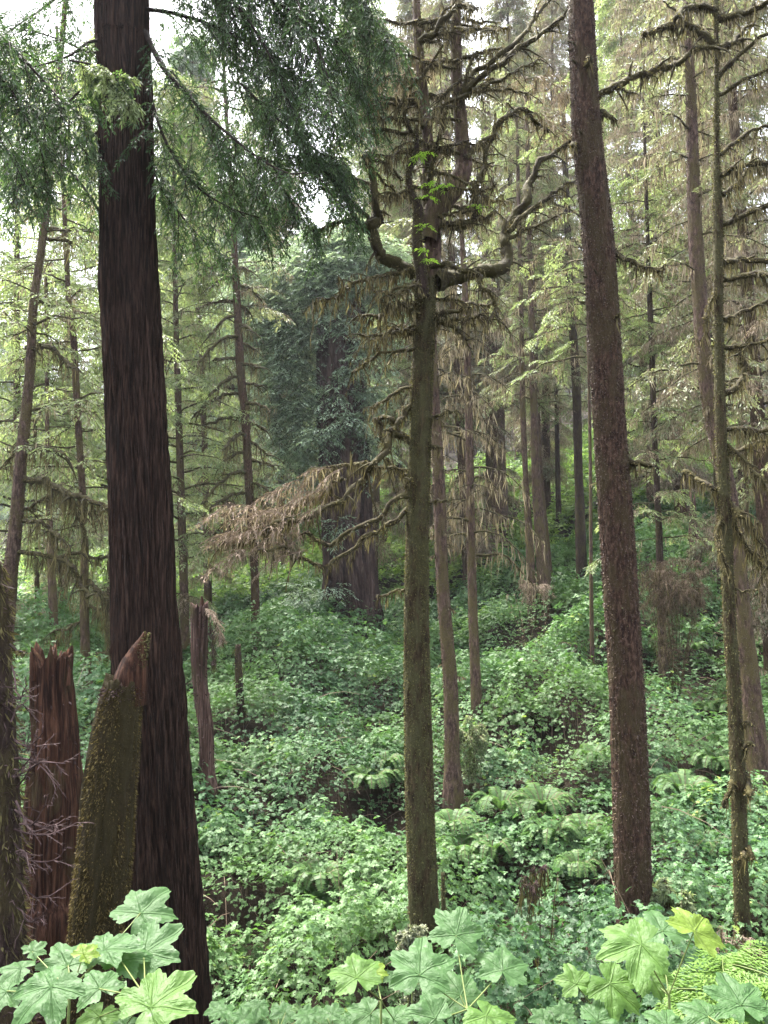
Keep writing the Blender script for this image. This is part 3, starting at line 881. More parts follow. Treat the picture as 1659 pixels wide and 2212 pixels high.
LM = [
    ([(896, 590), (860, 570), (826, 556), (808, 530), (790, 500), (806, 488), (818, 470), (812, 430), (806, 390), (796, 355), (786, 340)], 24, 9, -.5, .8, 12, .3),
    ([(787, 488), (740, 480), (686, 493), (668, 497)], 8, 4, -.2, .8, 8, .2),
    ([(800, 480), (775, 455), (740, 427), (700, 405)], 7, 3, -.3, .5, 8, .2),
    ([(803, 400), (760, 387), (720, 373), (670, 353), (620, 347)], 8, 3, .3, 1.2, 12, .25),
    ([(800, 345), (836, 363), (870, 393)], 6, 3, .1, 1, 6, .15),
    ([(802, 370), (830, 400), (862, 430)], 5, 3, .3, .8, 6, .15),
    ([(941, 613), (986, 600), (1036, 587), (1080, 582), (1094, 560), (1090, 505), (1106, 467), (1133, 427), (1139, 400), (1166, 353), (1206, 330), (1240, 300)], 28, 6, .5, .7, 16, .3),
    ([(1098, 500), (1139, 457), (1189, 420), (1246, 393)], 9, 4, .4, 1, 12, .3),
    ([(1100, 515), (1150, 490), (1209, 463)], 7, 3, -.2, .9, 8, .25),
    ([(1003, 345), (1036, 317), (1066, 283), (1086, 257), (1102, 243), (1140, 240), (1160, 262), (1180, 290)], 12, 5, .5, 1.3, 14, .3),
    ([(912, 577), (966, 570), (1000, 587), (1033, 603), (1053, 633), (1073, 660), (1080, 690)], 11, 4, -.5, 1.1, 12, .25),
    ([(944, 487), (986, 487), (1020, 475), (1027, 433), (1033, 393), (1046, 353), (1058, 310), (1072, 280)], 18, 5, -.3, .9, 14, .3),
    ([(907, 460), (936, 467), (980, 467), (1025, 462)], 7, 3, -.3, 1, 6, .15),
    ([(913, 275), (930, 257), (970, 227), (1020, 203), (1053, 187), (1106, 160), (1166, 120)], 8, 3, -.2, .9, 16, .3),
    ([(1000, 200), (1046, 167), (1106, 113), (1166, 73), (1222, 35)], 11, 6, -.3, .5, 12, .3),
    ([(1000, 195), (1030, 153), (1106, 97), (1166, 30), (1190, -20)], 10, 5, .3, .5, 12, .3),
    ([(1003, 190), (1015, 160), (1028, 110)], 7, 4, 0, .7, 5, .15),
    ([(905, 90), (953, 57), (990, 18), (1016, 24)], 12, 6, -.3, .9, 8, .2),
    ([(996, 170), (970, 200), (950, 215)], 6, 3, .2, 1.4, 6, .2),
    ([(990, 130), (960, 130), (940, 150)], 6, 3, .2, 1.4, 6, .2),
    ([(1000, 125), (1040, 118), (1080, 100)], 6, 3, .2, 1.4, 8, .2),
    ([(1000, 40), (1030, 48), (1070, 50)], 5, 3, .2, 1, 6, .2),
    ([(905, 213), (870, 217), (830, 218), (780, 225)], 7, 3, .2, 1.6, 12, .25),
    ([(905, 222), (860, 230), (800, 232)], 6, 3, -.2, 1.6, 10, .25),
    ([(903, 170), (860, 165), (820, 175), (790, 180)], 6, 3, .3, 1.8, 12, .25),
    ([(903, 258), (850, 258), (800, 258), (770, 252)], 6, 3, .3, 1.4, 10, .25),
    ([(905, 285), (850, 285), (790, 290), (740, 315)], 7, 3, .3, 1.4, 10, .25),
    ([(898, 296), (877, 267), (874, 215), (874, 160)], 8, 4, -.2, .9, 8, .18),
    ([(874, 195), (905, 170), (935, 130), (950, 108)], 6, 4, -.2, 1.0, 8, .2),
    ([(912, 260), (904, 225), (902, 207)], 6, 5, -.2, 1.0, 4, .1),
    ([(922, 400), (935, 370), (945, 310), (958, 258)], 8, 5, -.25, 1.1, 10, .2),
    ([(896, 582), (853, 590), (813, 600), (753, 623), (713, 643), (680, 657)], 8, 3, -.6, 1.6, 18, .35),
    ([(893, 655), (863, 663), (826, 683), (770, 687)], 8, 4, -.2, 1.5, 12, .25),
    ([(892, 723), (853, 710), (826, 727), (800, 745)], 8, 4, -.2, 1.3, 10, .25),
    ([(936, 700), (970, 677), (1010, 660)], 10, 5, -.4, 1.3, 8, .2),
    ([(936, 697), (973, 708), (1005, 730)], 9, 4, -.3, 1.2, 8, .2),
    ([(888, 837), (860, 840), (820, 870), (797, 892)], 6, 3, -.3, 1.2, 10, .25),
    ([(890, 872), (866, 895), (853, 923), (838, 936)], 10, 8, -.3, 1, 5, .12),
    ([(890, 958), (873, 942), (848, 934), (836, 940), (833, 970), (818, 1000), (793, 1027), (766, 1053), (740, 1080), (680, 1110), (620, 1123), (570, 1150)], 13, 5, -.7, 1.3, 20, .3),
    ([(848, 934), (856, 912), (848, 900), (820, 893), (806, 905), (822, 920), (828, 945)], 8, 6, -.1, 1.6, 5, .1),
    ([(836, 990), (855, 1010), (880, 1024)], 5, 4, .1, 1.3, 5, .12),
    ([(878, 1016), (820, 1004), (760, 1005), (700, 1020)], 5, 3, -.4, 1.8, 12, .3),
    ([(888, 1076), (863, 1070), (843, 1087), (820, 1120), (786, 1137), (740, 1167), (706, 1174), (686, 1167), (670, 1144)], 8, 7, -.5, .7, 10, .15),
    ([(884, 1098), (853, 1124), (820, 1144), (780, 1167), (753, 1200), (720, 1217), (686, 1220), (653, 1204), (603, 1184), (560, 1182)], 9, 4, -.7, .9, 14, .25),
    ([(738, 1034), (720, 1037), (686, 1067), (636, 1097), (586, 1120), (540, 1140), (490, 1165)], 9, 4, -.3, 1.8, 20, .4),
    ([(678, 1012), (700, 1020), (728, 1042)], 7, 6, 0, 1.2, 5, .12),
    ([(876, 1274), (843, 1277), (813, 1284)], 5, 4, -.3, 1.0, 3, .1),
    ([(925, 912), (956, 900), (983, 890)], 6, 4, -.3, .8, 6, .15),
    ([(923, 964), (950, 970), (956, 972)], 8, 6, -.2, 1.0, 2, .1),
    ([(928, 1090), (966, 1086)], 6, 5, -.2, .6, 1, .1),
    ([(880, 1060), (868, 1050), (886, 1030)], 6, 5, -.2, 1.2, 2, .1),
]
for i in range(34):                                   # the many thin mossy side limbs
    y0 = R.uniform(40, 760)
    x0 = np.interp(y0, [0, 233, 400, 560, 760], [900, 918, 925, 925, 916]) if i % 3 else np.interp(y0, [0, 167, 300, 400, 520], [985, 986, 998, 980, 935])
    sd = R.choice([-1, 1])
    L = R.uniform(60, 170)
    up = R.uniform(-.45, .25)
    LM.append(([(x0, y0), (x0 + sd * L * .35, y0 + up * L * .3), (x0 + sd * L * .7, y0 + up * L * .8 + R.uniform(-8, 8)), (x0 + sd * L, y0 + up * L + R.uniform(-15, 25))], 6, 3, R.uniform(-.8, .8), R.uniform(.8, 1.6), 9, .28))
for pts, w0, w1, dY, ms, tw, tl in LM:
    limb(t2, b2, pts, Y2, w0, w1, dY, ms, tw, tl, hl=.20 if ms < 1.5 else .28)
# brown dead sprays and hanging lichen on the low left limbs
def brown_spray(tree, origin, pts, Y, dY, n, sl, mats=('dead_twig', 'lichen'), tl=.2):
    m = len(pts)
    P = np.array([W(px, py, Y + dY * i / (m - 1)) for i, (px, py) in enumerate(pts)])
    Q = spline(P, 40)
    s1 = sub(Q[None], n, sl, ang=.8, droop=.35, K=6, t0=.1, flat=.7, taper=.3)
    s2 = sub(s1, 10, tl, ang=.7, droop=.3, K=4, flat=.8, taper=.4)
    V, F = minitubes(np.concatenate([s1[:, ::1][:, [0, 2, 3, 5]], s2]), .004, .0015)
    o = part('dead_twigwork', V, F, M[mats[0]], tree, origin, False, R.random(len(V)))
    b = Bag()
    b.add(leaves(s2, 5, .05, .008, ang=.6))
    b.build('twiglets', M[mats[0]], o, origin)
    b = Bag()
    b.add(hang(s1, 12, .04, .30, .012))
    b.build('lichen', M[mats[1]], o, origin)
for pts in [[(740, 1040), (660, 1070), (580, 1110), (500, 1150)], [(720, 1080), (640, 1110), (560, 1130), (490, 1160)],
            [(690, 1195), (620, 1180), (550, 1180), (490, 1210)], [(640, 1120), (580, 1100), (520, 1090), (490, 1100)],
            [(760, 1010), (700, 1015), (640, 1040), (600, 1060)], [(680, 1170), (600, 1160), (540, 1150), (500, 1150)]]:
    brown_spray(t2, b2, pts, Y2 - .6, .2, 11, .42)
for pts in [[(900, 180), (840, 190), (780, 200)],
            [(1110, 180), (1160, 170), (1220, 190)], [(1130, 240), (1180, 260), (1230, 300)], [(980, 110), (930, 130), (880, 150)], [(820, 60), (860, 120), (880, 170)]]:
    brown_spray(t2, b2, pts, Y2 + .3, .3, 12, .35)
# small fern leaflets growing in the fork
def fork_ferns():
    for (px, py) in [(957, 402), (930, 398), (925, 425), (905, 335), (915, 330), (922, 488), (920, 540), (965, 400), (1030, 445), (925, 560)]:
        p = W(px, py, Y2 - .3)
        k = 5
        a = R.uniform(0, 2 * PI, k)
        D = np.stack([np.cos(a), np.sin(a) * .6, R.uniform(-.2, .5, k)], -1)
        s = np.linspace(0, 1, 5)
        P = p + D[:, None] * (R.uniform(.09, .16, k)[:, None] * s)[..., None]
        P[..., 2] -= .05 * s ** 2
        b = Bag()
        b.add(leaves(P, 12, .045, .013, ang=1.2, flat=.95, jn=.2), R.uniform(.6, 1, k * 12))
        o = b.build('epiphytic_fern', M['fork_fern'], None, p)
        o.location = tuple(p)
        FF.append(o)
FF = []
M['fork_fern'] = leaf_mat('fork_fern', [(0, (0.10, 0.22, 0.03)), (1, (0.26, 0.42, 0.06))], trans=.5)
fork_ferns()
flab = ['small bright fern fanned out above the main fork', 'small bright fern on the left lip of the main fork', 'small bright fern hanging just under the main fork',
        'small fern clinging high beside the thin left stem', 'small fern beside the thin left stem, nearest the trunk', 'yellowish fern tuft on the dark front stem',
        'fern tuft on the trunk at the height of the big left limb', 'small bright fern at the right end of the fork', 'dull fern on the right limb elbow', 'lowest fern tuft on the trunk above the big left limb']
for o, l in zip(FF, flab):
    tag(o, l, 'fern', 'small ferns growing on the forked tree')

# ---- trunks behind: rows traced, Y, bark, label
def simple_tree(name, label, rows, Y, mat, S=40, step=.06, style='rough', up=4, moss=0, seed=5, flare=1.3, group=None):
    bs = tree_base(rows, Y)
    t = thing(name, label, 'tree', bs, group)
    Q, V, F = trunk_mesh(rows, Y, S, step, style, seed, up=up, flare=flare)
    part('trunk', V, F, M[mat], t, bs, True)
    if moss:
        b = Bag()
        b.add(tufts(Q, moss * 3, .024, .011 if Y < 10 else .016, dn=.8))
        b.build('bark_scales' if mat == 'spruce_bark' else 'moss', M['bark_scale' if mat in ('spruce_bark', 'thin_bark', 'dark_bark') else 'tuft_moss'], t, bs)
    return t, bs, Q

def side_branches(t, bs, Q, n, L, z0, z1, mat='limb_bark', droop=.5, lift=.1, moss=1.0, r=.016, hl=.4, foliage=None, ll=.10, lw=.035, nf=8, dead=0.4, name='branch', taper=.3, back=.6):
    """procedural mossy branches around a traced trunk between heights z0, z1"""
    zs = np.sort(R.uniform(z0, z1, n))
    i = np.searchsorted(Q[:, 2], zs).clip(0, len(Q) - 1)
    P0 = Q[i, :3]
    a = np.arange(n) * 2.4 + R.uniform(0, .8, n)
    D = nrm(np.stack([np.cos(a), np.sin(a) * back, np.full(n, lift) + R.normal(0, .12, n)], -1))
    Ls = L * R.uniform(.5, 1.25, n) * (1 - taper * (zs - z0) / max(z1 - z0, .1))
    K = 9
    s = np.linspace(0, 1, K)
    P = P0[:, None] + D[:, None] * (Ls[:, None] * s)[..., None]
    P[..., 2] -= (droop * Ls)[:, None] * s ** 2.2
    P += np.cumsum(R.normal(0, .02, P.shape), axis=1) * Ls[:, None, None]
    for k in range(n):
        V, F = minitubes(P[k:k + 1], r * R.uniform(.6, 1.3), r * .25, 6)
        part(name, V, F, M[mat], t, bs, True)
    o = t
    s1 = sub(P, 10, L * .30, ang=.95, droop=.3, K=5, t0=.2, flat=.75, taper=.4)
    V, F = minitubes(s1, r * .35, .004, 3)
    part('twigwork', V, F, M[mat], o, bs)
    b = Bag()
    b.add(hang(P, int(26 * moss), .04, hl, .022))
    b.add(hang(s1, int(6 * moss), .03, hl * .7, .016))
    b.build('hanging_moss', M['lichen'], o, bs)
    if foliage:
        mask = R.random(len(s1)) > dead
        s2 = sub(s1[mask], nf, L * .11, ang=.8, droop=.25, K=4, flat=.9, taper=.4)
        b = Bag()
        b.add(leaves(s2, 5, ll, lw, ang=.75, flat=.9, jn=.3), np.clip(np.repeat(R.normal(.5, .2, len(s2)), 5), 0, 1))
        b.build('foliage', M[foliage], o, bs)
        if dead > 0:
            s2 = sub(s1[~mask], 7, L * .10, ang=.8, droop=.3, K=3, flat=.8)
            b = Bag()
            b.add(leaves(s2, 4, ll * .8, lw * .35, ang=.6))
            b.build('dead_twigwork', M['dead_twig'], o, bs)
    return o

T3 = [(600, 925, 935), (870, 930, 950), (1070, 936, 962), (1270, 943, 970), (1475, 957, 988), (1640, 960, 993), (1708, 957, 1001)]
t, bs, Q = simple_tree('conifer_tree', 'reddish slim trunk close behind the right side of the forked mossy tree', T3, 15, 'thin_bark', up=3, moss=4000, seed=31)
side_branches(t, bs, Q, 16, .28, -2.5, 3.5, droop=.3, moss=.8, r=.02, hl=.12)
side_branches(t, bs, Q, 12, 1.1, 2.5, 7, droop=.5, moss=1.4, r=.022, hl=.35)
T4 = [(480, 992, 1001), (560, 995, 1006), (667, 999, 1013), (737, 1001, 1016), (937, 1005, 1022), (1137, 1008, 1026), (1337, 1012, 1032), (1530, 1018, 1043)]
t, bs, Q = simple_tree('conifer_tree', 'slim straight trunk with many arching mossy branches right of the centre', T4, 19, 'thin_bark', up=5, moss=2500, seed=32)
side_branches(t, bs, Q, 24, 1.7, .2, 7.2, lift=.28, droop=.75, moss=1.6, r=.035, hl=.8)
side_branches(t, bs, Q, 20, 1.8, 7, 14, lift=.2, droop=.5, moss=1.2, r=.025, hl=.4, foliage='dull_leaf')

# ---- the big right trunk
T5 = [(0, 1228, 1281), (167, 1233, 1289), (333, 1241, 1303), (500, 1258, 1323), (667, 1268, 1335), (737, 1273, 1339), (937, 1284, 1351), (1137, 1296, 1368),
      (1337, 1308, 1381), (1475, 1317, 1389), (1675, 1324, 1399), (1875, 1329, 1404), (1990, 1333, 1408), (2060, 1334, 1414)]
Y5 = 8.4
t5, b5, Q5 = simple_tree('spruce_tree', 'stout reddish brown trunk leaning left, second tallest from the right', T5, Y5, 'spruce_bark', S=100, step=.03, up=5, moss=16000, seed=41)
for i in range(26):                                  # short broken stubs
    k = int(R.uniform(.03, .9) * len(Q5))
    a = R.uniform(PI, 2 * PI) if i % 2 else R.uniform(0, 2 * PI)
    p0 = Q5[k, :3] + np.array([math.cos(a), math.sin(a), 0]) * Q5[k, 3] * .9
    e = p0 + np.array([math.cos(a), math.sin(a), R.uniform(-.3, .3)]) * R.uniform(.03, .10)
    V, F = tube(spline(np.array([p0, (p0 + e) / 2, e]), 6), np.linspace(.014, .007, 6), 8, bark_disp('moss', i))
    part('branch_stub', V, F, M['limb_bark'], t5, b5, True)
for pts, w0, w1, dY, ms, tw, tl in [
    ([(1286, 209), (1333, 183), (1383, 160), (1440, 140), (1473, 127), (1540, 100), (1600, 90)], 12, 8, .4, 1.2, 16, .3),
    ([(1300, 240), (1315, 250), (1328, 262)], 9, 6, -.1, 1.2, 3, .1),
    ([(1334, 183), (1345, 190), (1372, 205)], 7, 3, -.1, 1.0, 3, .1),
    ([(1321, 533), (1333, 553), (1383, 573), (1426, 583)], 9, 6, -.2, 1.6, 8, .15),
    ([(1354, 992), (1380, 1000), (1408, 1004)], 13, 9, -.2, 1.8, 3, .12),
    ([(1270, 160), (1270, 140), (1278, 125)], 17, 7, -.35, 1.5, 0, .1),
    ([(1248, 316), (1242, 312), (1238, 318)], 9, 6, -.35, 1.0, 0, .1),
    ([(1330, 690), (1326, 684), (1336, 680)], 10, 5, -.3, 1.0, 0, .1)]:
    limb(t5, b5, pts, Y5, w0, w1, dY, ms, tw, tl)

# ---- thin right trunk
T6 = [(0, 1542, 1551), (150, 1543, 1552), (300, 1543, 1554), (400, 1541, 1557), (500, 1541, 1561), (667, 1542, 1561), (737, 1543, 1563), (937, 1546, 1569), (1137, 1556, 1580),
      (1337, 1563, 1588), (1475, 1571, 1598), (1675, 1579, 1609), (1875, 1584, 1615), (2085, 1592, 1622)]
Y6 = 8.8
t6, b6, Q6 = simple_tree('hemlock_tree', 'thin moss-fringed trunk with many mossy branches near the right edge', T6, Y6, 'mossy_bark', S=44, step=.03, up=3, moss=5000, seed=42)
LM6 = [
    ([(1548, 100), (1500, 60), (1460, 55), (1420, 62), (1392, 72)], 12, 10, -.4, 2.2, 8, .15),
    ([(1548, 40), (1590, 30), (1659, 10), (1700, 0)], 13, 8, -.4, 1.6, 8, .2),
    ([(1548, 20), (1500, 10), (1450, 40)], 12, 8, -.3, 1.8, 8, .2),
    ([(1550, 165), (1590, 120), (1659, 70), (1700, 40)], 8, 5, -.3, .5, 8, .2),
    ([(1550, 120), (1600, 70), (1630, 35)], 7, 4, .3, .5, 8, .2),
    ([(1552, 205), (1600, 175), (1659, 150), (1700, 140)], 6, 4, -.3, .6, 8, .2),
    ([(1554, 335), (1600, 295), (1659, 270), (1700, 265)], 7, 4, .3, 1.2, 8, .2),
    ([(1554, 380), (1580, 362), (1620, 355), (1680, 360)], 9, 7, -.3, 1.9, 8, .2),
    ([(1559, 485), (1590, 470), (1640, 450), (1690, 440)], 10, 8, -.3, 1.9, 6, .2),
    ([(1561, 420), (1590, 395), (1612, 370), (1620, 330)], 9, 5, .3, 1.0, 6, .2),
    ([(1561, 566), (1590, 560), (1640, 565), (1700, 575)], 9, 7, .3, 1.8, 8, .2),
    ([(1561, 603), (1590, 598), (1630, 590), (1670, 602), (1700, 620)], 10, 7, -.3, 2.6, 10, .25),
    ([(1561, 690), (1590, 680), (1640, 660), (1700, 645)], 8, 6, .2, 1.6, 8, .2),
    ([(1563, 750), (1590, 745), (1640, 740), (1690, 735)], 7, 5, -.3, 1.6, 8, .2),
    ([(1568, 928), (1590, 920), (1640, 930), (1690, 935)], 7, 5, -.3, 2.0, 8, .2),
    ([(1570, 975), (1600, 970), (1640, 955), (1690, 950)], 8, 6, .3, 1.6, 8, .2),
    ([(1570, 960), (1600, 985), (1640, 1040), (1690, 1090)], 8, 6, -.3, 1.8, 10, .2),
    ([(1576, 1084), (1599, 1110), (1623, 1144), (1653, 1200), (1670, 1240)], 9, 6, -.3, 2.8, 10, .25),
    ([(1577, 1110), (1595, 1150), (1615, 1190), (1640, 1220)], 7, 5, .2, 2.4, 8, .2),
    ([(1563, 850), (1585, 840), (1605, 800), (1590, 760), (1580, 740)], 10, 8, .3, 1.6, 8, .2),
    ([(1560, 1060), (1530, 1050), (1500, 1020), (1478, 1016)], 8, 6, .4, 1.5, 5, .15),
    ([(1556, 1080), (1552, 1110), (1560, 1180), (1565, 1230)], 8, 4, -.2, 2.5, 2, .1),
    ([(1545, 620), (1535, 650), (1528, 680), (1522, 720)], 5, 3, -.2, 2.4, 4, .1),
    ([(1588, 1270), (1610, 1271), (1640, 1268)], 4, 3, -.1, .8, 2, .1),
    ([(1597, 1560), (1612, 1552), (1622, 1560)], 8, 6, -.1, 1.6, 0, .1),
    ([(1603, 1640), (1612, 1600), (1622, 1612)], 8, 7, -.1, 1.5, 0, .1),
    ([(1605, 1670), (1615, 1690), (1614, 1720)], 13, 9, -.25, 2.6, 0, .1),
    ([(1582, 1700), (1574, 1690), (1572, 1740)], 9, 7, -.15, 2.0, 0, .1),
    ([(1608, 1830), (1616, 1822), (1622, 1850)], 9, 6, -.15, 2.0, 0, .1),
    ([(1589, 1865), (1600, 1842), (1614, 1842)], 8, 5, -.3, 1.4, 0, .1),
]
for pts, w0, w1, dY, ms, tw, tl in LM6:
    limb(t6, b6, pts, Y6, w0, w1, dY, ms, tw, tl, hl=.3)

T7 = [(0, 1476, 1492), (200, 1482, 1502), (480, 1487, 1515), (650, 1497, 1527), (850, 1514, 1546), (1100, 1562, 1596), (1350, 1586, 1624), (1475, 1599, 1640), (1660, 1604, 1662)]
t, bs, Q = simple_tree('spruce_tree', 'brown leaning trunk behind the thin mossy trunk near the right edge', T7, 14, 'thin_bark', S=56, step=.04, up=5, moss=7000, seed=43)
side_branches(t, bs, Q, 30, 1.6, 3.5, 12, droop=.4, moss=1.6, r=.022, hl=.5, foliage='dull_leaf', ll=.07, lw=.022)
side_branches(t, bs, Q, 14, .35, -2, 3.5, droop=.4, moss=.8, r=.022, hl=.2)
T8 = [(430, 1393, 1400), (560, 1396, 1405), (737, 1401, 1413), (937, 1408, 1420), (1137, 1416, 1430), (1220, 1418, 1433)]
t, bs, Q = simple_tree('hemlock_tree', 'young dark-stemmed hemlock standing over the brown brush right of the stout trunk', T8, 21, 'dark_bark', S=28, up=3, moss=1500, seed=44)
side_branches(t, bs, Q, 52, 1.9, 1.0, 11.5, droop=.35, lift=.15, moss=.8, r=.018, hl=.35, foliage='hemlock_leaf', ll=.10, lw=.034, dead=.35, taper=.5)
for rows, Y, lab, sd in [
    ([(640, 1120, 1130), (900, 1124, 1136), (1040, 1130, 1142), (1195, 1136, 1154)], 30, 'leftmost and thinnest of the three trunks in a cluster on the right slope', 51),
    ([(600, 1140, 1152), (900, 1146, 1162), (1040, 1149, 1168), (1215, 1158, 1186)], 30, 'thickest middle trunk of the three-trunk cluster on the right slope', 52),
    ([(700, 1150, 1160), (1000, 1160, 1171), (1195, 1176, 1190)], 31.5, 'mossy trunk at the back of the three-trunk cluster on the right slope', 53),
    ([(640, 1224, 1240), (820, 1235, 1254), (1000, 1240, 1258), (1085, 1242, 1262)], 31, 'trunk on the slope just left of the stout leaning trunk', 54),
    ([(760, 1268, 1274), (1020, 1272, 1279), (1245, 1273, 1281)], 22, 'pole-thin trunk seen just left of the stout leaning trunk', 55),
    ([(500, 1040, 1072), (690, 1047, 1084), (770, 1047, 1086), (980, 1050, 1092)], 44, 'massive far trunk high on the slope between the centre and the right', 56),
    ([(700, 1196, 1203), (890, 1198, 1207), (975, 1199, 1209)], 46, 'small dark far trunk on the ridge between the cluster and the stout trunk', 57)]:
    t, bs, Q = simple_tree('conifer_tree', lab, rows, Y, 'dark_bark' if sd in (54, 57) else 'thin_bark', S=28, step=.1, up=8, seed=sd)
    z0 = W(0, 880, Y)[2]
    side_branches(t, bs, Q, 34, 2.2, z0, z0 + 13, droop=.4, moss=1.0, r=.03, hl=.6, foliage=['dull_leaf', 'hemlock_leaf'][sd % 2], ll=.085, lw=.028, nf=16, dead=.45)

# ---- left background trunks
T14 = [(393, 100, 113), (467, 91, 106), (550, 80, 95), (667, 63, 80), (804, 55, 74), (970, 36, 60), (1137, 20, 47), (1237, 8, 37), (1330, 0, 31), (1480, -12, 22)]
t, bs, Q = simple_tree('spruce_tree', 'slanting pale mossy trunk near the left edge behind the dark shaggy trunk', T14, 16, 'thin_bark', S=44, step=.05, up=6, moss=5000, seed=61)
for pts, w0, w1, dY, ms, tw, tl in [
    ([(96, 475), (70, 455), (45, 435), (30, 420)], 8, 5, .3, .7, 6, .4),
    ([(98, 497), (150, 497), (200, 498)], 7, 5, .3, .7, 6, .4),
    ([(90, 515), (120, 518), (155, 522)], 7, 5, .3, 1, 6, .4),
    ([(55, 752), (80, 750), (115, 752), (140, 775), (150, 790)], 7, 6, -.5, 1.0, 8, .4),
    ([(58, 968), (90, 970), (120, 975), (138, 985)], 11, 8, -.5, 1.2, 6, .5),
    ([(52, 1036), (85, 1038), (115, 1050), (150, 1068), (190, 1080), (240, 1100)], 12, 7, -.8, 2.6, 14, .6),
    ([(145, 1060), (160, 1090), (170, 1120), (185, 1160)], 7, 5, -.2, 2.2, 6, .4),
    ([(50, 1124), (85, 1128), (110, 1145), (128, 1160)], 8, 6, -.6, 1.8, 8, .5),
    ([(40, 1192), (90, 1198), (130, 1205), (155, 1220), (175, 1265), (190, 1290)], 9, 6, -.6, 1.8, 12, .5),
    ([(110, 1203), (140, 1200), (175, 1196)], 6, 5, -.3, 1.6, 4, .4),
    ([(46, 1105), (80, 1085), (130, 1062)], 6, 5, .3, 1.4, 6, .4),
    ([(45, 950), (25, 985), (10, 1005)], 6, 5, .3, 1, 5, .3)]:
    limb(t, bs, pts, 16, w0, w1, dY, ms, tw, tl, hl=.7)
side_branches(t, bs, Q, 26, 2.0, 2.0, 11, droop=.3, moss=.7, r=.025, hl=.35, foliage='hemlock_leaf', ll=.09, lw=.03, dead=.3)
T15 = [(560, 139, 148), (660, 144, 156), (737, 152, 166), (900, 161, 175), (1150, 176, 190), (1270, 173, 191), (1400, 174, 194), (1475, 178, 200), (1655, 180, 202)]
t, bs, Q = simple_tree('hemlock_tree', 'grey trunk between the slanting trunk and the big dark redwood', T15, 18, 'thin_bark', S=40, step=.06, up=6, moss=2500, seed=62)
for pts, w0, w1, dY, ms, tw, tl in [
    ([(190, 1255), (215, 1275), (232, 1295), (248, 1300)], 8, 6, -.4, 2.4, 8, .4),
    ([(190, 1310), (220, 1316), (250, 1318)], 7, 5, -.4, 1.8, 6, .4),
    ([(190, 1205), (220, 1205), (245, 1200)], 6, 5, -.4, 1.6, 6, .4),
    ([(176, 1340), (150, 1355), (120, 1360)], 5, 4, -.3, 1.5, 6, .4),
    ([(195, 1412), (215, 1410), (230, 1413)], 5, 4, -.4, 1, 3, .3),
    ([(228, 1320), (232, 1350), (238, 1400)], 5, 4, -.2, 3.5, 6, .3)]:
    limb(t, bs, pts, 18, w0, w1, dY, ms, tw, tl, hl=.7)
side_branches(t, bs, Q, 40, 2.3, 1.0, 9.5, droop=.3, moss=.9, r=.025, hl=.5, foliage='hemlock_leaf', ll=.10, lw=.035, dead=.2)
T16 = [(1000, 98, 108), (1200, 102, 118), (1320, 106, 124), (1440, 112, 130)]
t, bs, Q = simple_tree('conifer_tree', 'pale trunk in the gap left of the grey trunk, behind the red stump', T16, 23, 'thin_bark', S=28, step=.08, up=6, seed=63)
side_branches(t, bs, Q, 26, 2.4, 1.5, 12, droop=.3, moss=.8, r=.025, hl=.4, foliage='hemlock_leaf', ll=.12, lw=.04, dead=.1)
T17 = [(1100, 72, 80), (1320, 76, 87), (1400, 77, 89)]
t, bs, Q = simple_tree('conifer_tree', 'short-looking thin trunk nearest the slanting mossy one at the left', T17, 28, 'thin_bark', S=24, step=.1, up=8, seed=64)
side_branches(t, bs, Q, 30, 2.8, 1.5, 13, droop=.3, moss=.8, r=.025, hl=.4, foliage='hemlock_leaf', ll=.14, lw=.05, dead=.1)

T18 = [(0, 474, 480), (250, 485, 493), (450, 497, 507), (650, 504, 520), (804, 511, 529), (904, 521, 539), (1070, 530, 548), (1200, 540, 557), (1345, 543, 562)]
t, bs, Q = simple_tree('spruce_tree', 'straight reddish trunk with upturned mossy branches left of the great redwood', T18, 27, 'spruce_bark', S=36, step=.08, up=5, moss=2500, seed=65)
for i in range(30):
    z = 560 + i * 21 + R.uniform(-6, 6)
    x = np.interp(z, [650, 904, 1345], [512, 530, 552])
    sd = -1 if i % 2 == 0 else 1
    L = R.uniform(45, 110) * (1 if sd < 0 else .55)
    dn = R.uniform(.15, .75)
    pts = [(x, z), (x + sd * L * .35, z - 3 + L * .05), (x + sd * L * .7, z + L * dn * .45), (x + sd * L, z + L * dn)]
    limb(t, bs, pts, 27, 6, 3.5, R.uniform(-2, 2), 1.2, 6, .7, hl=.7)
side_branches(t, bs, Q, 30, 2.6, 9, 19, droop=.35, moss=.8, r=.03, hl=.5, foliage='dull_leaf', ll=.13, lw=.045, dead=.65)

